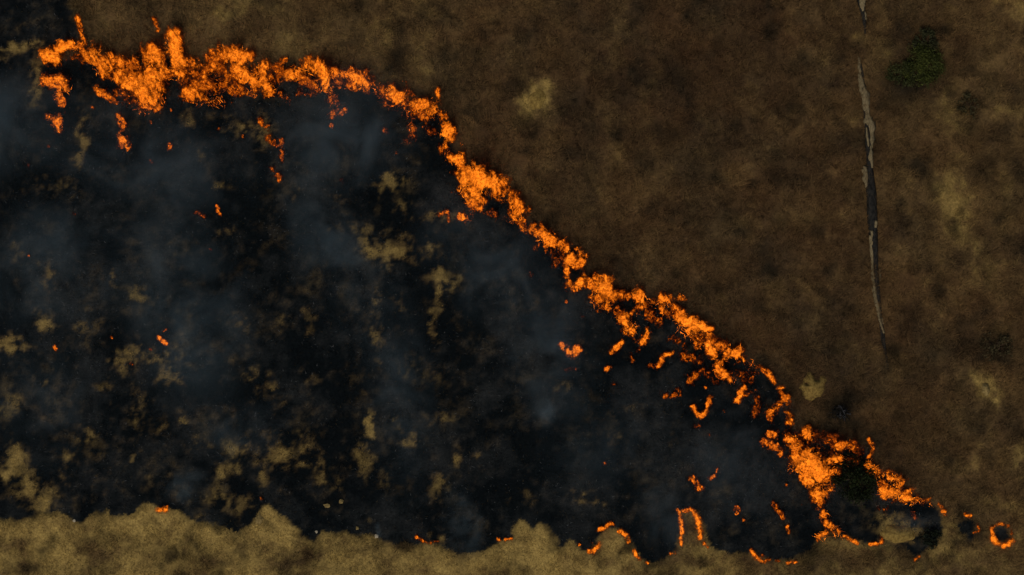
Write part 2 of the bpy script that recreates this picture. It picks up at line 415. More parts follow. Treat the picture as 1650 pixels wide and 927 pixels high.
# ------------------------------------------------------------------ ground: one sheet, fine under the picture and coarse to the horizon
far = np.array([28, 30, 33, 36, 40, 46, 54, 70, 110, 200, 400, 900, 2000], np.float32)
vx = np.concatenate([-far[::-1] , np.arange(-27, 27.01, 0.1), far])
vy = np.concatenate([-far[::-1] + 10.5, np.arange(-16.4, 16.41, 0.1), far - 10.5])
VX, VY = np.meshgrid(vx.astype(np.float32), vy.astype(np.float32), indexing='ij')
al = samp(ALIVE, VX, VY); st = samp(straw, VX, VY); ru = samp(rust, VX, VY); dk = samp(dark, VX, VY); ash = samp(ashy, VX, VY)
col = lerp(lerp(np.broadcast_to(cCHAR, VX.shape + (3,)), cASH, ash * 0.6), grass_col(st, ru, dk) * 0.9, al)
hz = samp(HGT, VX, VY)
nX, nY = VX.shape
idx = np.arange(nX * nY).reshape(nX, nY)
quads = np.stack([idx[:-1, :-1], idx[1:, :-1], idx[1:, 1:], idx[:-1, 1:]], -1).reshape(-1, 4)
g = mesh_from('ground', np.stack([VX, VY, hz], -1).reshape(-1, 3), quads,
              {'Col': ('FLOAT_COLOR', col.reshape(-1, 3))}, M_ground, smooth=True)
tag(g, 'ground under the grass fire, brown outside and black where burnt', 'ground', kind='structure')

# ------------------------------------------------------------------ dry grass: tussocks of single blades
def make_blades(cx, cy_, per, spread, len_lo, len_hi, wid, flat_lo, flat_hi):
    n = len(cx)
    x = np.repeat(cx, per); y = np.repeat(cy_, per)
    a = rng.uniform(0, 2 * np.pi, n * per).astype(np.float32)
    r = np.repeat(spread, per) * np.sqrt(rng.random(n * per)).astype(np.float32)
    x = x + r * np.cos(a); y = y + r * np.sin(a)
    aa = a + rng.normal(0, 0.7, n * per).astype(np.float32)
    L = rng.uniform(len_lo, len_hi, n * per).astype(np.float32)
    fl = rng.uniform(flat_lo, flat_hi, n * per).astype(np.float32)      # angle above the ground
    return x, y, aa, L, fl, np.full(n * per, wid, np.float32) * rng.uniform(.6, 1.4, n * per).astype(np.float32)

def blade_mesh(name, x, y, a, L, fl, w, colr, mat, zoff=0.0):
    n = len(x)
    z = samp(HGT, x, y) - 0.015 + zoff
    dx, dy = np.cos(a) * np.cos(fl), np.sin(a) * np.cos(fl); dz = np.sin(fl)
    sx, sy = -np.sin(a) * w, np.cos(a) * w
    v = np.empty((n, 3, 3), np.float32)
    v[:, 0] = np.stack([x + sx, y + sy, z], 1); v[:, 1] = np.stack([x - sx, y - sy, z], 1)
    v[:, 2] = np.stack([x + dx * L, y + dy * L, z + dz * L], 1)
    cc = np.repeat(colr[:, None, :], 3, 1)
    return mesh_from(name, v.reshape(-1, 3), np.arange(n * 3).reshape(n, 3), {'Col': ('FLOAT_COLOR', cc.reshape(-1, 3))}, mat)

NT = 25500
tx = rng.uniform(-30.5, 30.5, NT).astype(np.float32); ty = rng.uniform(-18.5, 18.5, NT).astype(np.float32)
keep = rng.random(NT) < np.clip(samp(ALIVE, tx, ty) * 1.15 - 0.12, 0, 1)
tx, ty = tx[keep], ty[keep]
x, y, a, L, fl, w = make_blades(tx, ty, 44, rng.uniform(.1, .38, len(tx)).astype(np.float32), .14, .42, .011, .2, 1.1)
keep = rng.random(len(x)) < np.clip(samp(ALIVE, x, y) * 1.3 - 0.2, 0, 1)
x, y, a, L, fl, w = [q[keep] for q in (x, y, a, L, fl, w)]
insd = samp(SDF, x, y) > 0
L = np.where(insd, L * 0.38, L * (1 - .5 * sstep(.3, .6, samp(straw, x, y))))
tone = rng.uniform(.72, 1.34, len(x)).astype(np.float32)
gc = grass_col(np.clip(samp(straw, x, y) + rng.normal(0, .045, len(x)), 0, 1).astype(np.float32), samp(rust, x, y), samp(dark, x, y)) * tone[:, None]
o = blade_mesh('dry_grass', x, y, a, L, fl, w, gc, M_grass)
tag(o, 'dry brown and straw coloured grass not yet burnt', 'grass', kind='stuff')

# charred stubble on the black
NT = 16000
tx = rng.uniform(-30, 30, NT).astype(np.float32); ty = rng.uniform(-18, 18.5, NT).astype(np.float32)
keep = (samp(SDF, tx, ty) > 0.03) & (rng.random(NT) > samp(ALIVE, tx, ty)); tx, ty = tx[keep], ty[keep]
x, y, a, L, fl, w = make_blades(tx, ty, 22, rng.uniform(.1, .4, len(tx)).astype(np.float32), .06, .22, .012, .05, .8)
k = samp(SDF, x, y) > 0.0
x, y, a, L, fl, w = [q[k] for q in (x, y, a, L, fl, w)]
t = np.clip(samp(ashy, x, y) * rng.uniform(0, 1.3, len(x)), 0, 1).astype(np.float32)
cc = lerp(np.broadcast_to(cCHAR, (len(x), 3)), cASH, t)
ashf = rng.random(len(x)) < .05 * (.4 + samp(ashy, x, y))
cc = np.where(ashf[:, None], np.array([.075, .078, .078], np.float32), cc)
warm = (rng.random(len(x)) < 0.05 + 0.3 * samp(mott, x, y))
cc = np.where(warm[:, None], np.array([0.045, 0.034, 0.018], np.float32) * rng.uniform(.5, 1.2, len(x))[:, None], cc)
o = blade_mesh('charred_stubble', x, y, a, L, fl, w, cc, M_char)
tag(o, 'black charred grass stubble and grey ash on burnt ground', 'stubble', kind='stuff')

# ------------------------------------------------------------------ mounds and stones
def mound(name, px, py, rx, ry, h, mat, label, cat, outline=None, group=None, holes=()):
    cx, cy_ = P(px, py); rx *= S; ry *= S
    na, nr = 48, 14
    vs = []; cols = []
    sd = rng.uniform(0, 50)
    for i in range(nr + 1):
        t = i / nr
        for j in range(na):
            th = 2 * math.pi * j / na
            k = outline(th) if outline else 1.0
            k *= 1 + 0.13 * math.sin(2 * th + sd) + 0.07 * math.sin(5 * th + sd * 2) + 0.04 * math.sin(9 * th + sd * 3)
            xx, yy = math.cos(th) * rx * k * t, math.sin(th) * ry * k * t
            zz = h * (1 - t ** 2.2) - 0.06 * t
            vs.append((xx, yy, zz))
    v = np.array(vs, np.float32)
    v[:, 2] += (h * 0.16) * fbm2(v[:, 0] + cx, v[:, 1] + cy_, max(rx, ry) * .8, 4, 20 + sd, .6) * (0.3 + np.clip(v[:, 2] / h, 0, 1))
    for (hx, hy, hr) in holes:
        d = np.hypot(v[:, 0] - hx * S, v[:, 1] + hy * S)
        v[:, 2] -= 0.22 * np.exp(-(d / (hr * S)) ** 2)
    f = []
    for i in range(nr):
        for j in range(na):
            f.append((i * na + j, i * na + (j + 1) % na, (i + 1) * na + (j + 1) % na, (i + 1) * na + j))
    o = mesh_from(name, v, np.array(f), None, mat, smooth=True)
    o.location = (cx, cy_, gz(cx, cy_))
    tag(o, label, cat, group)
    return o

mound('earth_mound', 866, 160, 15, 20, .14, M_mound, 'soft edged ochre earth mound alone in brown grass, far from the log', 'mound')
mound('earth_mound', 1310, 622, 25, 24, .3, M_mound, 'ochre heart shaped earth mound with dark holes beside the fire front', 'mound',
      outline=lambda th: 1 - 0.38 * math.exp(-((th - 1.25) / 0.32) ** 2), holes=((-10, -4, 3), (8, -12, 4)))
mound('earth_mound', 1447, 860, 27, 18, .3, M_mound, 'pale sandy earth mound beside the green and black burnt lobe at the fire tip', 'mound')
mound('earth_mound', 1588, 627, 9, 11, .22, M_mound2, 'small pale earth mound in brown grass past the log', 'mound')
mound('earth_mound', 418, 837, 8, 11, .13, M_mound2, 'small teardrop earth mound on the lower edge of the black', 'mound',
      outline=lambda th: 1 + 0.45 * math.exp(-((th - math.pi / 2) / 0.3) ** 2))
for (px, py, r, lab) in ((607, 864, 3.4, 'small whitish stone on the black edge near the straw grass'), (550, 808, 3.8, 'small round yellowish stone on black ground'),
                         (527, 815, 3.6, 'small oval yellowish stone on black ground'), (576, 851, 3, 'tiny pinkish stone on black ground'),
                         (120, 839, 2.4, 'tiny white stone at the scalloped black edge'), (510, 857, 2.2, 'tiny pale stone at the black edge beside a black tongue')):
    cx, cy_ = P(px, py)
    import bmesh
    bm = bmesh.new(); bmesh.ops.create_icosphere(bm, subdivisions=2, radius=r * S)
    for vv in bm.verts:
        q = 1 + 0.25 * math.sin(vv.co.x * 40 + px) * math.cos(vv.co.y * 37 + py) + random.uniform(-.08, .08)
        vv.co = vv.co * q
        vv.co.x *= 1.5 if lab.startswith('small oval') else 1.0
        vv.co.z *= .6
    me = bpy.data.meshes.new('stone'); bm.to_mesh(me); bm.free(); me.materials.append(M_mound2 if 'yellowish' in lab or 'pinkish' in lab else M_stone)
    o = bpy.data.objects.new('stone', me); C.objects.link(o); o.location = (cx, cy_, gz(cx, cy_) + r * S * .3)
    tag(o, lab, 'stone', 'pale stones on the burnt ground')

# ------------------------------------------------------------------ fallen logs
def tube(name, path, radii, mat, parent, sides=16, rough=0.12, flat=1.0, seed=0.0, base=0.0):
    """path in local metres; irregular tapering trunk with broken ends"""
    path = np.array(path, np.float32); n0 = len(path)
    t = np.linspace(0, n0 - 1, (n0 - 1) * 8 + 1)
    px = np.interp(t, range(n0), path[:, 0]); py = np.interp(t, range(n0), path[:, 1]); pz = np.interp(t, range(n0), path[:, 2])
    rr = np.interp(t, range(n0), radii)
    m = len(t); vs = []
    for i in range(m):
        i0, i1 = max(0, i - 1), min(m - 1, i + 1)
        d = np.array([px[i1] - px[i0], py[i1] - py[i0], 0]); d /= np.linalg.norm(d) + 1e-9
        s = np.array([d[1], -d[0], 0])
        for j in range(sides):
            a = 2 * math.pi * j / sides
            nz = float(perlin2(np.array([a * 1.3 + seed]), np.array([t[i] * .9 + seed]), seed)[0]) + .5 * float(perlin2(np.array([a * 3 + seed]), np.array([t[i] * 2.6]), seed + 3)[0])
            r = rr[i] * (1 + rough * nz * 1.6)
            end = 0.0
            if i < 2: end = -rr[i] * abs(math.sin(a * 2.3 + seed)) * 1.2
            if i > m - 3: end = rr[i] * abs(math.sin(a * 1.9 + seed)) * 1.2
            q = np.array([px[i], py[i], pz[i]]) + s * r * math.cos(a) + np.array([0, 0, 1]) * r * flat * math.sin(a) + d * end
            vs.append(q)
    f = []
    for i in range(m - 1):
        for j in range(sides):
            f.append((i * sides + j, i * sides + (j + 1) % sides, (i + 1) * sides + (j + 1) % sides, (i + 1) * sides + j))
    c0 = len(vs); vs.append(np.array([px[0], py[0], pz[0]])); vs.append(np.array([px[-1], py[-1], pz[-1]]))
    for j in range(sides):
        f.append((c0, (j + 1) % sides, j, j)); f.append((c0 + 1, (m - 1) * sides + j, (m - 1) * sides + (j + 1) % sides, (m - 1) * sides + (j + 1) % sides))
    me = bpy.data.meshes.new(name)
    me.from_pydata([tuple(v) for v in vs], [], [tuple(dict.fromkeys(q)) for q in f]); me.update()
    me.materials.append(mat)
    for p in me.polygons: p.use_smooth = True
    o = bpy.data.objects.new(name, me); C.objects.link(o); o.parent = parent
    return o

def loc_path(pts, ox, oy, z):
    return [(P(*p)[0] - ox, P(*p)[1] - oy, z if not hasattr(z, '__len__') else z[i]) for i, p in enumerate(pts)]

ox, oy = P(1403, 320)
log = empty('fallen_log', ox, oy, gz(ox, oy) - .05)
tag(log, 'long half charred fallen log with pale strips of bare wood', 'log')
pts = [(1385, 90), (1389, 120), (1393, 170), (1398, 220), (1401, 270), (1403, 310), (1406, 360), (1409, 405), (1412, 450), (1418, 510), (1424, 550), (1431, 592)]
rad = [.04, .09, .11, .13, .16, .23, .22, .17, .14, .11, .10, .06]
tube('charred_trunk', loc_path(pts, ox, oy, [r * .35 for r in rad]), rad, M_charwood, log, 16, .18, .85, 3.1)
strips = [([(1383.5, 92), (1384.5, 108), (1386, 124)], [.05, .07, .05]),
          ([(1385, 120), (1390, 138), (1394, 155), (1396, 172), (1399, 190)], [.07, .12, .17, .15, .09]),
          ([(1393, 165), (1397, 182), (1400, 198), (1404, 218), (1403, 238)], [.06, .12, .15, .14, .07]),
          ([(1396, 206), (1397, 222), (1398, 236)], [.03, .05, .03]),
          ([(1403, 232), (1402, 250), (1403, 270)], [.06, .10, .05]),
          ([(1393, 270), (1395, 284), (1396, 300)], [.08, .14, .09]),
          ([(1409, 358), (1409.5, 366)], [.07, .05]),
          ([(1403, 374), (1403.5, 392), (1404, 420), (1406, 448)], [.07, .09, .055, .06]),
          ([(1406, 446), (1411, 478), (1417, 512), (1423, 536)], [.06, .075, .06, .05]),
          ([(1417, 434), (1418, 452)], [.03, .03])]
pr = np.array([(P(*p)) for p in pts])
for k_, (sp, sr) in enumerate(strips):
    zs = []
    for q in sp:
        i = int(np.argmin(abs(np.array([p[1] for p in pts]) - q[1])))
        off = abs(q[0] - np.interp(q[1], [p[1] for p in pts], [p[0] for p in pts])) * S
        r = rad[i]; zs.append(r * .35 + .85 * math.sqrt(max(r * r - off * off, (.5 * r) ** 2)) + .01)
    for w_ in range(3 if len(sp) > 2 else 1):                          # split into long slivers of wood
        f0 = (0.0, -0.55, 0.5)[w_]; q = np.random.default_rng(k_ * 5 + w_)
        ext = (1.0, .72, .6)[w_]; ysh = q.uniform(-5, 5) if w_ else 0
        mid_y = sum(p[1] for p in sp) / len(sp)
        sq = [(p[0] + f0 * r_ / S + q.normal(0, .5), mid_y + (p[1] - mid_y) * ext + ysh) for p, r_ in zip(sp, sr)]
        tube('bare_wood_strip', loc_path(sq, ox, oy, [z_ - .012 * w_ for z_ in zs]), [r_ * (1.05, .7, .6)[w_] for r_ in sr], M_palewood, log, 8, .75, .3, 7.7 + k_ + w_ * 3.3)
ox, oy = P(1387, 14)
log2 = empty('fallen_log', ox, oy, gz(ox, oy))
tag(log2, 'short broken piece of pale log with a charred tip past the long log', 'log')
pts2 = [(1382, -40), (1384, -10), (1387, 8), (1391, 24), (1393, 40), (1394, 54)]
rad2 = [.22, .2, .17, .12, .08, .04]
tube('charred_trunk', loc_path(pts2, ox, oy, [r * .7 for r in rad2]), rad2, M_charwood, log2, 14, .18, .85, 5.2)
for k_, (sp, sr) in enumerate([([(1381, -30), (1385, -5), (1387.5, 10), (1389, 18)], [.15, .16, .13, .05]), ([(1390, 16), (1393, 24), (1394.5, 32)], [.04, .06, .03])]):
    tube('bare_wood_strip', loc_path(sp, ox, oy, [.30, .29, .25, .2][:len(sp)] if k_ == 0 else [.17, .16, .13]), sr, M_palewood, log2, 10, .5, .32, 1.7 + k_)

# ------------------------------------------------------------------ shrubs
def shrub(name, px, py, r, h, nclump, nleaf, c_lo, c_hi, label, lean=(0, 0), leafs=.06):
    cx, cy_ = P(px, py); z0 = gz(cx, cy_)
    root = empty(name, cx, cy_, z0); tag(root, label, 'shrub')
    cl = []
    for i in range(nclump):
        a = rng.uniform(0, 2 * np.pi); q = math.sqrt(rng.random()) * r * .85
        zz = h * (1 - (q / r) ** 2) * rng.uniform(.35, 1.0) + .08
        cl.append((q * math.cos(a) + lean[0] * zz, q * math.sin(a) + lean[1] * zz, zz, rng.uniform(.12, .3) * r / 1.2, rng.random()))
    cl = np.array(cl)
    ii = rng.integers(0, nclump, nleaf)
    p = cl[ii, :3] + rng.normal(0, 1, (nleaf, 3)) * cl[ii, 3:4] * np.array([.7, .7, .5])
    p[:, 2] = np.maximum(p[:, 2], .03)
    u = rng.normal(0, 1, (nleaf, 3)); u /= np.linalg.norm(u, axis=1)[:, None]
    w_ = rng.normal(0, 1, (nleaf, 3)) + np.array([0, 0, .2]); w_ = np.cross(u, w_); w_ /= np.linalg.norm(w_, axis=1)[:, None]
    s1 = leafs * rng.uniform(.6, 1.3, (nleaf, 1)); s2 = s1 * .45
    v = np.stack([p - u * s1, p + w_ * s2, p + u * s1, p - w_ * s2], 1)
    c = np.array(c_lo) + (np.array(c_hi) - np.array(c_lo)) * np.clip(cl[ii, 4:5] * .7 + rng.random((nleaf, 1)) * .4, 0, 1)
    c = np.repeat(c[:, None, :], 4, 1)
    mesh_from('crown', v.reshape(-1, 3), np.arange(nleaf * 4).reshape(-1, 4), {'Col': ('FLOAT_COLOR', c.reshape(-1, 3))}, M_leaf, root)
    vs = []; f = []
    for i in range(0, nclump, 2):
        b = cl[i, :3]; n0 = len(vs)
        for j in range(3):
            a = 2 * math.pi * j / 3
            vs.append((.03 * math.cos(a), .03 * math.sin(a), -.05))
        for j in range(3):
            a = 2 * math.pi * j / 3
            vs.append((b[0] + .008 * math.cos(a), b[1] + .008 * math.sin(a), b[2]))
        for j in range(3):
            f.append((n0 + j, n0 + (j + 1) % 3, n0 + 3 + (j + 1) % 3, n0 + 3 + j))
    mesh_from('stems', np.array(vs), np.array(f), None, M_bark, root)
    return root

shrub('green_shrub', 1484, 106, 1.1, .7, 60, 7000, (.020, .024, .009), (.074, .086, .018), 'bright green leafy shrub growing in brown grass near the log', leafs=.045)
shrub('green_shrub', 1450, 118, .75, .5, 26, 1100, (.026, .030, .012), (.046, .052, .016), 'low dark green shrub against the side of the bright green shrub')
shrub('green_shrub', 1487, 68, .75, .5, 22, 900, (.026, .028, .014), (.042, .043, .018), 'low blackish leaves standing for shade at the back of the bright green shrub')  # added dark leaves, coloured as the shaded side of the bright shrub
shrub('green_shrub', 1374, 772, 1.15, .9, 44, 4200, (.006, .008, .005), (.018, .025, .008), 'dark green shrub scorched within the burning front, fire on two sides')
shrub('green_shrub', 1498, 866, .6, .4, 20, 900, (.007, .010, .008), (.016, .020, .011), 'small scorched dark green shrub next to the pale sandy mound')
shrub('dry_shrub', 1560, 172, .62, .4, 22, 420, (.032, .028, .014), (.06, .05, .022), 'low dull olive shrub in brown grass past the bright green shrub')
shrub('dry_shrub', 1603, 560, .9, .35, 26, 460, (.035, .03, .015), (.065, .052, .024), 'wide low dull olive shrub in brown grass beyond the charred log end')

# burnt shrub of bare twigs
cx, cy_ = P(1354, 664)
root = empty('burnt_shrub', cx, cy_, gz(cx, cy_)); tag(root, 'burnt out black shrub of bare twigs with grey ash near the heart shaped mound', 'shrub')
def twigs(n, r0, r1, seed):
    q = np.random.default_rng(seed); vs = []; f = []
    for i in range(n):
        a = q.uniform(0, 2 * np.pi); ln = q.uniform(r0, r1); zt = q.uniform(.05, .4)
        b0 = np.array([q.normal(0, .12), q.normal(0, .12), 0.0]); b1 = np.array([math.cos(a) * ln, math.sin(a) * ln * .8, zt])
        bm_ = (b0 + b1) / 2 + np.array([q.normal(0, .1), q.normal(0, .1), .12])
        n0 = len(vs)
        for c_, wd in ((b0, .032), (bm_, .022), (b1, .008)):
            for j in range(3):
                t_ = 2 * math.pi * j / 3
                vs.append((c_[0] + wd * math.cos(t_) * abs(math.sin(a)) + 0, c_[1] + wd * math.cos(t_) * abs(math.cos(a)), c_[2] + wd * math.sin(t_)))
        for s_ in (0, 3):
            for j in range(3):
                f.append((n0 + s_ + j, n0 + s_ + (j + 1) % 3, n0 + s_ + 3 + (j + 1) % 3, n0 + s_ + 3 + j))
    return np.array(vs), np.array(f)
v, f = twigs(60, .2, .75, 3); mesh_from('charred_twigs', v, f, None, M_charwood, root)
v, f = twigs(14, .15, .5, 9); v[:, 2] += .05
mesh_from('ash_grey_twigs', v, f, None, two_tone('ash', (.06, .062, .065), (.14, .14, .14), 10), root)

# ------------------------------------------------------------------ flames: 3D surfaces of a noisy heat field, leaning with the wind
def surface_nets(F, iso):
    s = F > iso
    nx, ny, nz = F.shape
    pos = np.zeros((nx - 1, ny - 1, nz - 1, 3), np.float32); cnt = np.zeros((nx - 1, ny - 1, nz - 1), np.float32)
    offs = [(0, 0), (0, 1), (1, 0), (1, 1)]
    for ax in range(3):
        o1, o2 = [k for k in range(3) if k != ax]
        for (p, q) in offs:
            sl0 = [None] * 3; sl1 = [None] * 3
            n_ = F.shape
            sl0[ax] = slice(0, n_[ax] - 1); sl1[ax] = slice(1, n_[ax])
            sl0[o1] = sl1[o1] = slice(p, n_[o1] - 1 + p); sl0[o2] = sl1[o2] = slice(q, n_[o2] - 1 + q)
            A = F[tuple(sl0)]; B = F[tuple(sl1)]
            c = s[tuple(sl0)] != s[tuple(sl1)]
            t = np.where(c, (iso - A) / np.where(c, B - A, 1), 0)
            pos[..., ax] += np.where(c, t, 0); pos[..., o1] += np.where(c, p, 0); pos[..., o2] += np.where(c, q, 0)
            cnt += c
    m = cnt > 0
    if not m.any(): return None, None
    ids = np.full(m.shape, -1, np.int32); ids[m] = np.arange(m.sum())
    base = np.argwhere(m).astype(np.float32)
    V = base + pos[m] / cnt[m][:, None]
    faces = []
    for ax in range(3):
        o1, o2 = [k for k in range(3) if k != ax]
        n_ = F.shape
        a0 = [slice(1, n_[k] - 1) for k in range(3)]; a1 = list(a0)
        a0[ax] = slice(0, n_[ax] - 1); a1[ax] = slice(1, n_[ax])
        c = s[tuple(a0)] != s[tuple(a1)]
        w = np.argwhere(c)
        if not len(w): continue
        w[:, o1] += 1; w[:, o2] += 1
        def cell(d1, d2):
            q = w.copy(); q[:, o1] -= d1; q[:, o2] -= d2
            return ids[q[:, 0], q[:, 1], q[:, 2]]
        faces.append(np.stack([cell(0, 0), cell(1, 0), cell(1, 1), cell(0, 1)], 1))
    return V, np.concatenate(faces)

LEAN = (0.06, 0.38)
VOX = 0.0475

def stroke_field(x, y, z, strokes):
    """g: 1 on a stroke's spine, 0 at its edge; plus that stroke's heat and height"""
    best = np.full(x.shape, -9.0, np.float32); heat = np.zeros(x.shape, np.float32); hh = np.full(x.shape, .3, np.float32)
    xs = x - LEAN[0] * z; ys = y - LEAN[1] * z
    for (pts, r, ht) in strokes:
        R = r * S * 1.48 + 0.03
        H = min(max(2.0 * r * S, .18), 1.15)
        q = [P(*p) for p in pts]
        if len(q) == 1: q = q + [(q[0][0] + .02, q[0][1])]
        for (ax, ay), (bx, by) in zip(q[:-1], q[1:]):
            ex, ey = bx - ax, by - ay
            t = np.clip(((xs - ax) * ex + (ys - ay) * ey) / (ex * ex + ey * ey + 1e-9), 0, 1)
            gg = 1 - np.hypot(xs - ax - ex * t, ys - ay - ey * t) / R
            k = gg > best
            best = np.where(k, gg, best); heat = np.where(k, ht, heat); hh = np.where(k, H, hh)
    return best, heat, hh, xs, ys

def flame_noise(xs, ys, z, seed, wl):
    zz = z * 0.3
    wx_ = perlin3(xs / (wl * .8) + seed * 2, ys / (wl * .8), zz / wl + 5.1); wy_ = perlin3(xs / (wl * .8), ys / (wl * .8) + seed * 2, zz / wl - 3.7)
    xs = xs + .45 * wl * wx_; ys = ys + .45 * wl * wy_                 # swirl
    n = 0; a = 1.0
    for o_ in range(4):
        n = n + a * perlin3(xs / wl + seed, ys / (wl * 1.15) - seed, zz / wl + seed * .3); a *= .82; wl *= .47
    return n * .62

def pieces(nv, F):
    """split a surface into its connected tongues when there are only a few of them"""
    whole = [(np.arange(nv), F)]
    if len(F) > 30000: return whole
    lab = np.arange(nv)
    while True:
        new = lab.copy()
        m = lab[F].min(1)
        for k in range(F.shape[1]): np.minimum.at(new, F[:, k], m)
        new = new[new]
        if (new == lab).all(): break
        lab = new
    u, inv, cnt = np.unique(lab, return_inverse=True, return_counts=True)
    if not 2 <= len(u) <= 40 or (cnt > .02 * nv).sum() > 12: return whole
    out = []
    for k in np.flatnonzero(cnt >= 10):
        vi = np.flatnonzero(inv == k); mp = np.full(nv, -1, np.int64); mp[vi] = np.arange(len(vi))
        out.append((vi, mp[F[inv[F[:, 0]] == k]]))
    return out

n_flames = 0
def build_flame(label, strokes, name='flame', cat='flame', group=None, amp=1.45, stems=True, seed=None, iso_drop=0.0):
    global n_flames
    n_flames += 1
    seed = n_flames * 7.13 if seed is None else seed
    allp = [(P(*p), r) for pts, r, h in strokes for p in pts]
    rmax = max(r for p, r in allp) * S * 1.45 + .03
    wl0 = float(np.clip(2.7 * S * np.mean([r for _, r, _ in strokes]), .17, .6))
    hmax = min(max(2.0 * max(r for p, r in allp) * S, .18), 1.15)
    x0 = min(p[0] for p, r in allp) - rmax - .15; x1 = max(p[0] for p, r in allp) + rmax + .25
    y0 = min(p[1] for p, r in allp) - rmax - .15; y1 = max(p[1] for p, r in allp) + rmax + .25 + LEAN[1] * hmax
    ar = (x1 - x0) * (y1 - y0)
    vox = VOX if ar > .8 else VOX * .62 if ar > .35 else VOX * .4
    cx, cy_ = (x0 + x1) / 2, (y0 + y1) / 2
    z0 = gz(cx, cy_)
    xs = np.arange(x0, x1, vox, dtype=np.float32); ys = np.arange(y0, y1, vox, dtype=np.float32); zs = np.arange(-vox * 2, hmax * 1.7, vox, dtype=np.float32)
    X, Y, Z = np.meshgrid(xs, ys, zs, indexing='ij')
    gg, ht, hh, xa, ya = stroke_field(X, Y, np.maximum(Z, 0), strokes)
    F = gg - .75 * np.maximum(Z, 0) / hh
    act = F > -.75
    Fn = np.full(F.shape, -1.0, np.float32)
    Fn[act] = F[act] + amp * flame_noise(xa[act], ya[act], Z[act], seed, wl0)
    Fn[:, :, 0] = -1; Fn[:, :, -1] = -1; Fn[0] = -1; Fn[-1] = -1; Fn[:, 0] = -1; Fn[:, -1] = -1
    root = empty(name, cx, cy_, z0)
    tag(root, label, cat, group)
    made = 0
    for nm, iso, mat, dh in (('flame_veil', .15, M_f_veil, -.36), ('outer_flame', .46, M_f_out, -.20), ('inner_flame', .66, M_f_in, -.06), ('flame_core', .88, M_f_core, .13)):
        vs_ = 2 if nm == 'flame_veil' and vox == VOX else 1                 # the thin veil needs no fine detail
        V, Fc = surface_nets(Fn[::vs_, ::vs_, ::vs_], iso - iso_drop)
        if V is None or len(Fc) < 12: continue
        W = V * (vox * vs_) + np.array([xs[0], ys[0], zs[0]], np.float32)
        g2, h2, _, xb, yb = stroke_field(W[:, 0], W[:, 1], np.maximum(W[:, 2], 0), strokes)
        heat = h2 * (.52 + .50 * np.clip(g2 * 1.9, 0, 1)) + dh * (.5 + .5 * h2) + .26 * perlin3(xb / .8 + seed, yb / .8, W[:, 2] / 2.) + .16 * perlin3(xb / .22 + seed, yb / .25, W[:, 2] / .8)
        W[:, 0] -= cx; W[:, 1] -= cy_
        for vi, fi in pieces(len(W), Fc):
            mesh_from(nm, W[vi], fi, {'fire_glow': ('FLOAT', np.clip(heat[vi], 0, 1.1))}, mat, root, smooth=True)
        made += 1
    if stems:
        area = (x1 - x0) * (y1 - y0)
        n = int(area * 110)
        q = np.random.default_rng(n_flames)
        bx = q.uniform(x0, x1, n).astype(np.float32); by = q.uniform(y0, y1, n).astype(np.float32)
        g2, h2, _, _, _ = stroke_field(bx, by, np.zeros(n, np.float32), strokes)
        k = g2 + .8 * fbm2(bx, by, .8, 3, 30 + n_flames) > .42
        bx, by, h2 = bx[k], by[k], h2[k]; n = len(bx)
        if n > 6:
            a_ = q.uniform(0, 2 * np.pi, n); L_ = q.uniform(.08, .34, n); f_ = q.uniform(.2, 1.3, n); w_ = q.uniform(.003, .008, n)
            lift = q.uniform(.0, .25, n)
            v = np.empty((n, 4, 3), np.float32)
            bx = bx - cx; by = by - cy_
            dx, dy, dz = np.cos(a_) * np.cos(f_), np.sin(a_) * np.cos(f_), np.sin(f_)
            sx, sy = -np.sin(a_) * w_, np.cos(a_) * w_
            v[:, 0] = np.stack([bx + sx, by + sy, lift], 1); v[:, 1] = np.stack([bx - sx, by - sy, lift], 1)
            v[:, 2] = np.stack([bx, by, lift + .02], 1); v[:, 3] = np.stack([bx + dx * L_, by + dy * L_, lift + dz * L_], 1)
            fc = np.concatenate([np.array([[0, 1, 3], [1, 2, 3], [2, 0, 3], [0, 2, 1]]) + 4 * i for i in range(n)])
            heat = np.repeat((h2 * q.uniform(.55, 1.2, n))[:, None], 4, 1)
            mesh_from('burning_grass', v.reshape(-1, 3), fc, {'fire_glow': ('FLOAT', heat.ravel())}, M_glow, root)['kind'] = 'stuff'
    return root

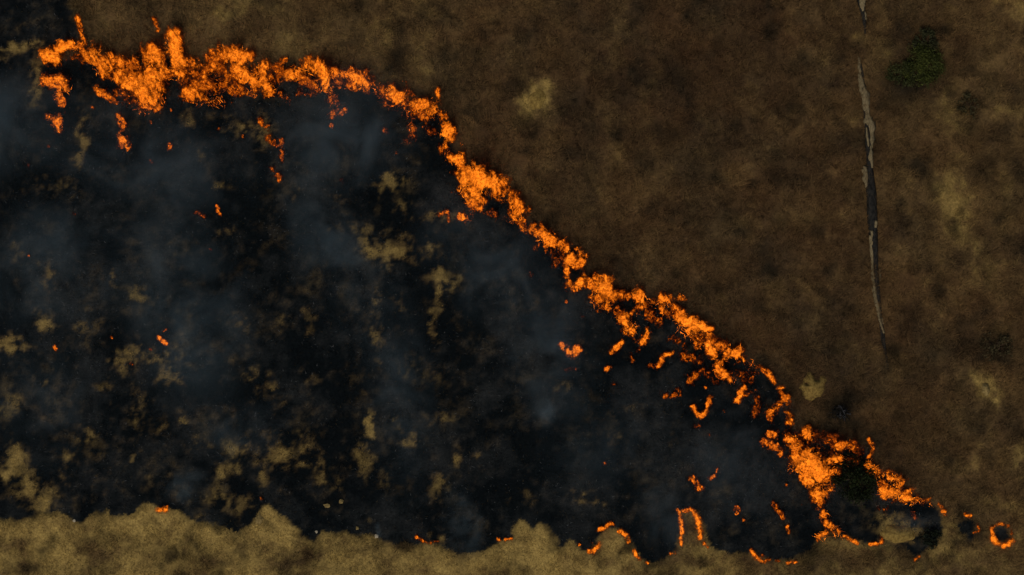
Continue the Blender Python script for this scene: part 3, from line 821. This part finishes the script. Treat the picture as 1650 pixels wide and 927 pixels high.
FR = 'flames along the fire front'
FLAMES = [
 # the left end of the front
 ('thin flame licking up from the blunt corner of the fire front', [([(125, 28), (129, 42)], 4.5, .85), ([(129, 45), (133, 60), (138, 72)], 4, .7)], 0),
 ('flame arm with a glowing clump at the blunt end of the front', [([(70, 90), (84, 92), (92, 99)], 9, 1.0), ([(94, 82), (112, 76), (132, 73)], 6.5, .9), ([(132, 78), (140, 92)], 5, .8), ([(112, 96), (124, 92)], 5, .5)], 0),
 ('ragged flame trailing back over black ground beside the pale strip', [([(74, 131), (88, 140)], 6, .75), ([(99, 134), (104, 142)], 9, .9), ([(95, 152), (101, 168)], 6.5, .75)], 0),
 ('small orange flame at the end of the ragged trail by the smoke', [([(80, 190), (94, 192)], 7, .75), ([(90, 198), (95, 210)], 7, .85)], 0),
 ('bright flame lobe joining the clumped arm to the wide front', [([(150, 96), (166, 104), (172, 112)], 13, 1.0), ([(178, 92), (182, 104)], 6, .8), ([(174, 122), (180, 128)], 6, .75)], 0),
 ('hooked flame strand beside the bright lobe of the clumped arm', [([(155, 143), (164, 152), (176, 158), (188, 167)], 5, .75)], 0),
 ('tangle of glowing grass stems and flames in the wide front', [([(190, 128), (214, 124)], 11, .85), ([(206, 142), (228, 132)], 11, .85), ([(222, 108), (215, 96)], 6, .7), ([(185, 148), (212, 152)], 7, .6), ([(196, 104), (210, 110)], 9, .7), ([(200, 160), (216, 164)], 8, .5)], 0),
 ('tall ragged flame hanging into the black below the wide front', [([(246, 98), (252, 118), (242, 132)], 14, .95), ([(232, 150), (226, 166)], 11, .85), ([(254, 150), (252, 168)], 11, .9), ([(228, 174), (246, 176)], 7, .75)], 0),
 ('pointed brightest flame rising out of the wide front', [([(281, 62), (279, 76), (284, 92), (296, 104)], 10, 1.0), ([(258, 82), (268, 84)], 9, .8), ([(284, 108), (290, 124)], 10, .85), ([(264, 108), (272, 122)], 9, .75)], 0),
 ('small detached flame lick above the pointed flame', [([(248, 33), (252, 40), (254, 48)], 4, .6)], 0),
 ('patchy flames with dark gaps between two bright peaks of the front', [([(310, 104), (324, 108)], 8, .8), ([(330, 118), (331, 130)], 6, .95), ([(300, 138), (318, 142)], 9, .65), ([(302, 152), (326, 160)], 9, .75), ([(350, 166), (360, 164)], 7, .85), ([(296, 118), (316, 122), (346, 116)], 11, .62), ([(330, 142), (352, 140)], 11, .6)], 0),
 ('broad curling flame peak with a thin horn', [([(352, 70), (353, 82), (362, 92)], 4.5, .7), ([(368, 92), (384, 90), (392, 100)], 12, .95), ([(384, 112), (396, 126)], 11, .9), ([(402, 148), (412, 152)], 7, .8), ([(412, 118), (408, 134)], 10, .85), ([(344, 100), (360, 112), (372, 122)], 11, .68), ([(368, 140), (386, 146)], 10, .58)], 0),
 ('flame sheet sloping back beside the curling peak', [([(426, 110), (420, 124)], 10, .95), ([(428, 142), (436, 150)], 9, .85), ([(436, 126), (450, 128)], 8, .5), ([(452, 101), (461, 100)], 4.5, .75), ([(452, 154), (464, 162)], 6, .5), ([(440, 112), (456, 116), (466, 116)], 8, .6)], 0),
 ('wide wing shaped flame in the middle of the wide front', [([(464, 126), (478, 122), (488, 112)], 9, 1.0), ([(494, 108), (508, 116)], 9, 1.0), ([(516, 112), (524, 128), (526, 140)], 10, .95), ([(508, 138), (514, 146)], 5, .7), ([(490, 130), (506, 136)], 10, .6), ([(528, 120), (540, 126)], 8, .65)], 0),
 ('faint lacy reddish flame loop behind the wing shaped flame', [([(534, 156), (542, 168), (538, 184)], 7, .55), ([(546, 186), (556, 178)], 5, .6), ([(480, 150), (500, 152)], 6, .45)], 0),
 ('flame strand ending the wide front at the bend', [([(540, 120), (556, 122), (568, 114)], 6, .75), ([(572, 124), (582, 132), (592, 146)], 8, .95), ([(598, 126), (606, 134)], 6, .6), ([(606, 150), (616, 154)], 5, .55), ([(548, 134), (566, 140)], 8, .55), ([(586, 118), (600, 132), (616, 148)], 6, .62)], 0),
 # the diagonal front
 ('bright flame where the front bends downhill', [([(628, 152), (638, 160), (648, 162)], 9, 1.0), ([(654, 134), (656, 146)], 3, .55), ([(618, 166), (630, 170)], 4, .55), ([(616, 150), (628, 158)], 7, .7), ([(648, 168), (660, 172)], 7, .7)], 0),
 ('flame clump with a curled tip at the corner of the front', [([(664, 172), (680, 172), (694, 168)], 8, .9), ([(700, 170), (692, 182)], 9, 1.0), ([(706, 150), (702, 160)], 5, .8), ([(708, 178), (712, 186)], 4, .8)], 0),
 ('lacy glowing stems trailing behind the curled flame clump', [([(660, 186), (676, 188), (688, 192)], 7, .65), ([(662, 204), (668, 212)], 5, .7), ([(656, 226), (668, 220)], 5, .45), ([(646, 178), (652, 186)], 4, .5)], 0),
 ('narrow flame column on the steep part of the front', [([(722, 212), (724, 224)], 9, .95), ([(718, 234), (722, 246)], 6, .75), ([(728, 256), (742, 258)], 8, 1.0), ([(742, 234), (744, 240)], 3, .6), ([(708, 236), (714, 246)], 4, .55), ([(712, 190), (716, 204)], 6, .68), ([(738, 264), (748, 278)], 7, .8)], 0),
 ('largest solid bright flame mass on the diagonal front', [([(752, 292), (774, 292), (786, 300)], 16, 1.1), ([(776, 280), (784, 284)], 6, .9), ([(804, 298), (814, 294)], 9, .9), ([(754, 310), (768, 318)], 10, .95), ([(804, 308), (800, 314)], 6, .8)], 0),
 ('stringy flames trailing behind the largest flame mass', [([(756, 330), (776, 336), (780, 326)], 7, .8), ([(742, 350), (752, 352)], 6, .85), ([(760, 342), (762, 336)], 5, .6), ([(802, 322), (812, 324)], 4, .55)], 0),
 ('faint flame tip on the pale patch behind the largest flame mass', [([(706, 346), (720, 342)], 4, .55), ([(722, 346), (722, 358)], 3, .5)], 0),
 ('upright flame in the front below the largest flame mass', [([(830, 332), (838, 338)], 8, .95), ([(828, 350), (838, 354)], 7.5, .95), ([(804, 354), (816, 352)], 4, .45), ([(816, 312), (826, 326)], 8, .75), ([(836, 360), (846, 364)], 6, .75)], 0),
 ('thin bridge of flame linking two clumps on the diagonal', [([(842, 366), (852, 372), (858, 366)], 6, .9), ([(846, 358), (852, 362)], 4, .7)], 0),
 ('flame clump with spiky tips midway down the diagonal', [([(868, 378), (880, 384), (890, 392)], 9.5, .95), ([(872, 364), (876, 368)], 4, .7), ([(892, 378), (894, 386)], 3, .7), ([(862, 400), (868, 396)], 4, .5), ([(858, 370), (868, 376)], 7, .75), ([(892, 392), (906, 398)], 7, .72)], 0),
 ('flame curl above the dark hollow in the front', [([(909, 388), (914, 396)], 4, .7), ([(912, 406), (920, 414), (914, 424)], 8, .95), ([(930, 404), (942, 412)], 6, .8), ([(926, 428), (938, 424)], 6, .85)], 0),
 ('ring of flame curving round the dark hollow', [([(912, 432), (914, 446), (918, 462)], 5, .8), ([(918, 466), (928, 464), (934, 456)], 6, .9), ([(940, 444), (948, 450), (946, 460)], 6, .75)], 0),
 ('round bright fire ball at the foot of the dark hollow', [([(968, 468), (976, 478)], 15, 1.1), ([(958, 482), (986, 482)], 9, .9), ([(976, 494), (980, 498)], 6, .8), ([(944, 458), (958, 464)], 7, .75), ([(990, 474), (1004, 478)], 8, .7)], 0),
 ('flame tuft on the flat step of the front', [([(1024, 476), (1036, 484)], 9, .95), ([(1006, 474), (1014, 480)], 6, .6), ([(1030, 496), (1042, 496)], 6, .65), ([(1040, 486), (1056, 488)], 7, .68)], 0),
 ('flame tuft at the end of the flat step', [([(1064, 484), (1078, 484)], 8, .95), ([(1066, 496), (1070, 502)], 7, .85), ([(1088, 480), (1100, 482)], 4.5, .85), ([(1084, 494), (1094, 508)], 7, .75), ([(1076, 506), (1084, 510)], 7, .5)], 0),
 ('flame tongue hanging below the flat step', [([(1004, 516), (1012, 524), (1016, 534)], 10, .95), ([(1018, 508), (1022, 504)], 5, .6)], 0),
 ('slim flame tongue beside the hanging tongue', [([(1042, 532), (1040, 544), (1032, 558)], 6, .85)], 0),
 ('small slanting flame dropped behind the front', [([(1002, 552), (992, 562), (984, 568)], 4.5, .85)], 0),
 ('long flame band on the lower diagonal front', [([(1096, 512), (1106, 526), (1118, 536)], 9, 1.0), ([(1114, 516), (1126, 526), (1142, 536)], 7, 1.0), ([(1118, 546), (1124, 556)], 7, .8), ([(1130, 544), (1148, 548)], 7, .7)], 0),
 ('branching flame behind the lower front', [([(1140, 556), (1148, 574), (1156, 592)], 7.5, .9), ([(1160, 586), (1168, 576), (1174, 570)], 6, .8), ([(1158, 600), (1176, 612)], 6, .85), ([(1150, 552), (1162, 562)], 7, .72)], 0),
 ('flame with a bright knob on the lower front', [([(1180, 572), (1190, 568)], 8, .95), ([(1164, 562), (1172, 556)], 5, .7), ([(1196, 574), (1206, 584)], 5, .75), ([(1206, 598), (1222, 602)], 4, .45)], 0),
 ('small broken flames where the lower front thins out', [([(1240, 606), (1248, 616)], 4, .9), ([(1254, 626), (1262, 624)], 3, .95), ([(1222, 592), (1236, 602)], 4, .6), ([(1258, 632), (1264, 642)], 4, .6)], 0),
 # isolated flames behind the diagonal
 ('isolated flame on black ground left behind by the front', [([(906, 558), (916, 568), (924, 570)], 6.5, .85), ([(926, 562), (934, 566)], 5, .8), ([(912, 596), (928, 596)], 4, .35)], 0),
 ('zigzag flame alone on black ground', [([(1060, 590), (1066, 584), (1068, 574), (1082, 570)], 4.2, .85), ([(1046, 590), (1056, 590)], 3.5, .5)], 0),
 ('faint twisted flame above the cup shaped flame', [([(1112, 600), (1122, 604), (1110, 616)], 5, .5)], 0),
 ('low smouldering flame between the zigzag flame and the cup shaped flame', [([(1072, 640), (1084, 638), (1094, 630)], 5, .65)], 0),
 ('cup shaped flame on black ground', [([(1118, 656), (1122, 666), (1130, 670), (1138, 662)], 4.5, .9), ([(1140, 656), (1144, 642)], 4, .8)], 0),
 ('flame with a yellow base close behind the thinning front', [([(1186, 644), (1188, 634), (1196, 630)], 6, .95), ([(1202, 636), (1216, 632)], 5, .7)], 0),
 ('tiny round flame near the zigzag flame', [([(976, 596), (982, 592)], 3.6, .8)], 0),
 ('faint flame specks between the slim tongue and the zigzag', [([(1016, 572), (1020, 582)], 3, .6)], 0),
 # lower right mass
 ('arch of flame leading into the lower fire mass', [([(1240, 668), (1248, 658), (1262, 650)], 6, .75), ([(1264, 640), (1268, 660), (1272, 680)], 6.5, .85), ([(1240, 676), (1246, 682)], 4, .5)], 0),
 ('scattered flames under the arch', [([(1240, 698), (1250, 702)], 5.5, .8), ([(1230, 712), (1240, 718)], 6, .65), ([(1250, 722), (1258, 728)], 6.5, .75)], 0),
 ('great blazing flame mass beside the scorched shrub', [([(1278, 712), (1284, 730)], 11, .95), ([(1288, 740), (1304, 748)], 17, 1.1), ([(1310, 754), (1316, 766)], 14, 1.1), ([(1294, 768), (1306, 780)], 9, .9), ([(1322, 784), (1316, 800)], 11, .95), ([(1300, 704), (1298, 694)], 7, .85), ([(1330, 776), (1336, 788)], 7, .8)], 0),
 ('dull red flame curtain above the great blaze', [([(1312, 708), (1340, 710)], 12, .32), ([(1362, 716), (1384, 726)], 9, .3)], 0),
 ('flames over the top of the scorched shrub', [([(1336, 742), (1348, 738)], 9, .9), ([(1350, 722), (1358, 720)], 7, .85), ([(1366, 718), (1374, 722)], 5, .75), ([(1332, 762), (1344, 764)], 8, .75), ([(1368, 742), (1376, 748)], 6, .4)], 0),
 ('flame foot reaching the straw grass below the great blaze', [([(1326, 830), (1330, 842)], 7, .9), ([(1318, 866), (1330, 860)], 5, .95), ([(1336, 846), (1350, 858)], 5, .9), ([(1316, 820), (1320, 812)], 5, .6)], 0),
 ('thin flame edge running along the lobe toward the pale mound', [([(1360, 864), (1370, 870), (1380, 876)], 3, .9)], 0),
 ('short flame edge by the pale sandy mound', [([(1402, 878), (1412, 877)], 3, .85), ([(1420, 868), (1421, 874)], 3, .7)], 0),
 ('thin wavering flame at the top of the tip blaze', [([(1399, 709), (1404, 716)], 3.6, .8), ([(1406, 722), (1404, 732), (1398, 738)], 3.4, .75)], 0),
 ('bright flame fan at the tip of the front', [([(1398, 750), (1408, 758), (1420, 766)], 6.5, .95), ([(1436, 768), (1446, 778)], 8.5, 1.0), ([(1424, 796), (1440, 796)], 9, 1.1), ([(1418, 778), (1430, 784)], 6, .65), ([(1452, 800), (1470, 806)], 6.5, 1.1), ([(1462, 794), (1470, 792)], 5, .9), ([(1476, 806), (1492, 808)], 5.5, 1.0)], 0),
 ('faint red flame below the bright flame fan', [([(1416, 820), (1426, 822)], 5, .4), ([(1470, 826), (1474, 836)], 4, .3)], 0),
 ('small flame at the point of the black lobe', [([(1512, 812), (1518, 818)], 2.6, .7), ([(1519, 824), (1523, 828)], 3.4, .85)], 0),
 ('small flame at the foot of the black lobe', [([(1474, 902), (1480, 898)], 3, .85)], 0),
 ('small flame on the edge of the black spot', [([(1555, 829), (1563, 832)], 3.2, .9), ([(1575, 846), (1577, 856)], 2, .4), ([(1570, 858), (1578, 857)], 2, .45)], 0),
 ('ring of small flames around a black spot', [([(1598, 862), (1597, 852), (1604, 846), (1614, 845), (1624, 848)], 3, .75), ([(1630, 854), (1630, 864)], 2.4, .6), ([(1598, 868), (1604, 876), (1612, 879)], 4, .95), ([(1616, 880), (1624, 878), (1630, 872)], 4.6, 1.0)], 0),
 # lower edge
 ('broken flame edge along one side of the straw finger', [([(1092, 824), (1096, 836), (1098, 848), (1098, 860)], 3.6, .95), ([(1097, 866), (1097, 878)], 2.8, .85)], 0),
 ('longer flame edge over the tip of the straw finger', [([(1102, 823), (1116, 822)], 3.2, .85), ([(1118, 826), (1125, 840), (1126, 850), (1129, 858), (1128, 868)], 4, .95), ([(1134, 876), (1140, 882)], 2.4, .8)], 0),
 ('small flame low beside the straw finger', [([(1080, 893), (1088, 891)], 2.4, .85)], 0),
 ('flame loop on the lower black scallop', [([(1210, 888), (1218, 898), (1228, 905)], 3.4, .8), ([(1232, 906), (1240, 902)], 2.6, .7), ([(1226, 892), (1230, 898)], 2.4, .45)], 0),
 ('short flame line under the lower black scallop', [([(1268, 907), (1284, 906)], 2.8, .75), ([(1250, 904), (1256, 905)], 2, .6)], 0),
 ('flame hook at the foot of the straw hump', [([(948, 888), (956, 889), (962, 882), (966, 876)], 3.6, 1.0), ([(952, 872), (956, 878)], 2.6, .4)], 0),
 ('flame edge on the crown of the straw hump', [([(966, 854), (974, 852), (982, 844)], 3.6, .9), ([(984, 842), (990, 848)], 2, .6)], 0),
 ('flame edge on the long flank of the straw hump', [([(998, 856), (1008, 862), (1013, 872)], 3.8, .95), ([(1022, 888), (1024, 896), (1032, 903)], 3, .9), ([(1040, 906), (1044, 908)], 2, .7)], 0),
 ('small flame patch at the black edge among straw grass', [([(254, 822), (264, 823), (268, 820)], 4.2, .95)], 0),
 ('glowing line of small flames along the black edge', [([(670, 866), (678, 870), (684, 874)], 2.6, .75), ([(690, 876), (706, 872)], 2.2, .55)], 0),
 ('two sparks of flame at the notch of the black edge', [([(802, 869), (806, 870)], 2.4, .85), ([(814, 869), (824, 869)], 2.3, .9)], 0),
 ('slanting flame pair deep in the black', [([(1114, 774), (1120, 782), (1130, 790)], 5, .75), ([(1144, 772), (1150, 768), (1153, 758)], 3.2, .75)], 0),
 ('dim red glow ring in the black above the scallop', [([(1182, 822), (1186, 817), (1191, 822), (1186, 828)], 3, .55)], 0),
 ('slanting flames inside the round black scallop', [([(1246, 812), (1252, 822), (1262, 836)], 4, .65), ([(1269, 850), (1271, 858)], 3, .75)], 0),
 # left interior
 ('twisting isolated flame strand near the pale vertical strip', [([(190, 186), (198, 196), (196, 210)], 4.5, .7), ([(194, 220), (200, 228), (206, 238)], 6, .9)], 0),
 ('dim reddish flames crawling on the brown patch below the front', [([(420, 196), (430, 206)], 5, .55), ([(434, 222), (440, 230)], 5, .5), ([(454, 226), (454, 246), (456, 262)], 3, .6), ([(438, 274), (450, 284), (448, 294)], 5, .5)], 0),
 ('small reddish flame strand beneath the smoke', [([(316, 342), (324, 346), (330, 352)], 3.6, .55)], 0),
 ('small bright flame strand beneath the smoke', [([(348, 332), (354, 344)], 3.4, .65)], 0),
 ('small flame burning beside a half burnt patch', [([(256, 544), (262, 550), (268, 554)], 3.6, .85), ([(264, 534), (268, 532)], 2.5, .5)], 0),
]
for lab, strokes, _ in FLAMES:
    rm = max(r for _, r, _ in strokes)
    big = rm > 6.5
    build_flame(lab, strokes, group=FR if lab.find('front') >= 0 else 'flames scattered over the black', stems=big, amp=1.45 if rm > 4.7 else .75, iso_drop=0 if rm > 4.7 else .14)

for lab, pts, rr_, hh_ in (('dim red flicker between the slim tongue and the end of the flat step', [(1046, 512), (1066, 526)], 8, .5),
                           ('dim red flicker under the round fire ball beside the hanging tongue', [(992, 502), (1000, 510)], 6, .5),
                           ('dim red flicker behind the flame clump with spiky tips', [(888, 408), (900, 424)], 6, .45),
                           ('dim red flicker between the zigzag flame and the long flame band', [(1082, 548), (1100, 556)], 6, .45),
                           ('dim red flicker beside the faint twisted flame', [(1100, 572), (1122, 580)], 7, .45),
                           ('dim red flicker close to the flame with a yellow base', [(1190, 602), (1206, 614)], 7, .45),
                           ('dim red flicker at the foot of the branching flame', [(1132, 600), (1150, 616)], 6, .42),
                           ('dim red flicker between the yellow based flame and the arch', [(1222, 646), (1216, 668)], 6, .42),
                           ('dim red flicker beside the lacy glowing stems', [(686, 208), (700, 216)], 6, .4),
                           ('dim red flicker behind the stringy flames', [(782, 346), (796, 350)], 6, .42)):
    build_flame(lab, [(pts, rr_, hh_)], group='dim flickers behind the front', stems=False)

# single glowing embers
def ember(px, py, r, heat, label):
    build_flame(label, [([(px, py), (px + r * .4, py + r * .5)], r * .95, heat)], 'ember', 'ember', 'embers on the black', 1.25, False)
for (px, py, r, h, lab) in [
    (272, 235, 4.5, .75, 'glowing orange ember clump below the tall ragged flame'), (149, 173, 2.2, .7, 'tiny ember beside the hooked flame strand'), (78, 236, 1.8, .6, 'tiny ember past the end of the ragged flame trail'),
    (275, 177, 1.8, .8, 'tiny bright ember just behind the tall ragged flame'), (391, 220, 1.8, .85, 'tiny bright ember on the brown patch behind the front'), (352, 208, 1.6, .7, 'tiny ember behind the patchy flames'),
    (243, 198, 2.0, .5, 'faint ember under the tall ragged flame'), (244, 262, 4.0, .3, 'dim red ember below the ember clump'), (533, 202, 3.2, .55, 'dim ember behind the lacy flame loop'), (549, 292, 4.5, .3, 'dim red ember in the smoke'),
    (620, 211, 4.0, .35, 'dim red ember behind the bend of the front'), (638, 247, 1.8, .6, 'tiny ember on bare black ground below the bend'), (850, 441, 4.5, .45, 'dull orange ember behind the diagonal front'),
    (912, 486, 2.0, .7, 'tiny ember below the dark hollow'), (936, 510, 3.5, .5, 'dull ember under the fire ball'), (120, 344, 3.0, .4, 'dim ember in the hazy black'), (46, 411, 2.0, .75, 'tiny ember in thin blue smoke near a half burnt patch'),
    (339, 402, 1.6, .6, 'tiny ember below the small bright flame strand'), (89, 560, 3.0, .85, 'small bright ember near a pale patch'), (212, 586, 2.2, .8, 'small yellow ember on a half burnt patch'), (243, 563, 2.6, .5, 'dull ember beside the small flame'),
    (180, 544, 1.6, .7, 'tiny red ember between half burnt patches'), (420, 803, 2.2, .8, 'tiny ember above the teardrop mound'), (974, 747, 2.4, .5, 'dim ember alone on the deep black'), (1136, 624, 2.0, .8, 'tiny ember pair by the cup shaped flame'),
    (1166, 663, 1.5, .8, 'tiny yellow ember near the flame with a yellow base'), (1197, 838, 1.8, .7, 'tiny ember near the dim glow ring'), (1267, 781, 2.0, .5, 'tiny red ember beside the great blaze'), (933, 878, 1.8, .8, 'tiny ember at the black edge just before the flame hook'),
    (42, 263, 5.0, .18, 'very dim red ember under the grey smoke drift'), (1123, 688, 5.0, .22, 'very dim red ember below the cup shaped flame'), (1143, 702, 3.0, .3, 'very dim red ember strand on black ground'), (988, 618, 1.8, .6, 'tiny ember below the tiny round flame')]:
    ember(px, py, r, h, lab)

# ------------------------------------------------------------------ smoke drifting over the black
def smoke(px, py, rx, ry, rz, z, dens, rot=0.0, scale=.5, seed=0, tint=(.40, .57, .66)):
    import bmesh
    cx, cy_ = P(px, py)
    bm = bmesh.new(); bmesh.ops.create_icosphere(bm, subdivisions=3, radius=1.0)
    me = bpy.data.meshes.new('smoke'); bm.to_mesh(me); bm.free()
    m, nt, out = new_mat('smoke'); N = nt.nodes.new; L = nt.links.new
    tc = N('ShaderNodeTexCoord')
    ln = N('ShaderNodeVectorMath'); ln.operation = 'LENGTH'; L(tc.outputs['Object'], ln.inputs[0])
    fall = N('ShaderNodeMapRange'); fall.interpolation_type = 'SMOOTHSTEP'
    fall.inputs[1].default_value = 1.0; fall.inputs[2].default_value = 0.1; fall.inputs[3].default_value = 0; fall.inputs[4].default_value = 1
    L(ln.outputs['Value'], fall.inputs[0])
    geo = N('ShaderNodeNewGeometry')
    no = N('ShaderNodeTexNoise'); no.inputs['Scale'].default_value = scale; no.inputs['Detail'].default_value = 6; no.inputs['Roughness'].default_value = .6; no.inputs['Distortion'].default_value = 1.0
    ad = N('ShaderNodeVectorMath'); ad.operation = 'ADD'; ad.inputs[1].default_value = (seed * 3.7, seed * 1.9, seed)
    L(geo.outputs['Position'], ad.inputs[0]); L(ad.outputs[0], no.inputs['Vector'])
    nr = N('ShaderNodeMapRange'); nr.inputs[1].default_value = .40; nr.inputs[2].default_value = .68; nr.inputs[3].default_value = .05; nr.inputs[4].default_value = 1
    L(no.outputs[0], nr.inputs[0])
    mu = N('ShaderNodeMath'); mu.operation = 'MULTIPLY'; L(fall.outputs[0], mu.inputs[0]); L(nr.outputs[0], mu.inputs[1])
    m2 = N('ShaderNodeMath'); m2.operation = 'MULTIPLY'; L(mu.outputs[0], m2.inputs[0]); m2.inputs[1].default_value = dens
    pv = N('ShaderNodeVolumePrincipled'); pv.inputs['Color'].default_value = (*tint, 1); pv.inputs['Anisotropy'].default_value = 0.1
    L(m2.outputs[0], pv.inputs['Density']); L(pv.outputs[0], out.inputs['Volume'])
    me.materials.append(m)
    o = bpy.data.objects.new('smoke', me); C.objects.link(o)
    o.location = (cx, cy_, z); o.scale = (rx * S, ry * S, rz); o.rotation_euler = (0, 0, math.radians(rot))
    tag(o, kind='stuff')
    return o

SM = [(20, 215, 190, 105, 1.7, 3.4, .26, 8, .35, 'drift of grey smoke hanging by the pale strip of grass'),
      (270, 260, 230, 110, 1.6, 3.4, .16, -12, .4, 'thin smoke below the wide front'),
      (575, 220, 150, 120, 1.7, 3.6, .26, 15, .4, 'dense grey smoke behind the bend of the front'),
      (330, 500, 130, 260, 1.6, 3.6, .22, 14, .35, 'tall blue grey smoke drift over the middle of the black'),
      (560, 420, 90, 210, 1.5, 3.4, .20, 28, .4, 'blue smoke around the yellow patch'),
      (650, 620, 80, 220, 1.4, 3.4, .13, 4, .45, 'faint blue smoke streak below the yellow patch'),
      (800, 440, 180, 110, 1.5, 3.4, .20, -35, .4, 'smoke behind the diagonal front'),
      (885, 570, 100, 140, 1.4, 3.2, .20, 10, .5, 'smoke by the isolated flame'),
      (877, 662, 26, 30, .6, 1.3, .75, 0, 1.3, 'small pale puff of smoke on black ground'),
      (748, 835, 44, 75, .8, 1.6, .40, 12, .9, 'rising wisp of smoke from the lower black edge'),
      (612, 852, 7, 20, .3, .7, 1.0, 10, 1.6, 'tiny wisp of smoke by the whitish stone'),
      (312, 778, 50, 36, .7, 1.5, .45, 30, .9, 'small grey smoke puff near the half burnt patches by the straw grass'),
      (1060, 820, 70, 85, 1.0, 2.2, .20, 0, .6, 'bluish smoke behind the straw finger'),
      (1170, 740, 110, 120, 1.2, 2.6, .13, 0, .5, 'faint smoke over the lower black'),
      (400, 690, 100, 60, .9, 2.0, .22, 20, .7, 'smoke over the largest half burnt patches'),
      (1450, 836, 55, 24, .5, 1.3, .28, 0, .8, 'thin smoke over the pale sandy mound'),
      (100, 420, 200, 150, 1.4, 3.2, .15, 0, .4, 'thin blue smoke over half burnt patches'),
      (90, 640, 160, 150, 1.3, 3.0, .10, 0, .45, 'very thin smoke over the patchiest black ground'),
      (960, 700, 150, 130, 1.3, 3.0, .09, 0, .45, 'very thin smoke over the deep black')]
for i, (px, py, rx, ry, rz, z, d, rot, scl, lab) in enumerate(SM):
    o = smoke(px, py, rx, ry, rz, z, d * .82, rot, scl, i + 1)
    tag(o, lab, 'smoke', 'smoke over the black')
print('TRIS', sum(len(o.data.loops) - 2 * len(o.data.polygons) for o in bpy.data.objects if o.type == 'MESH'))
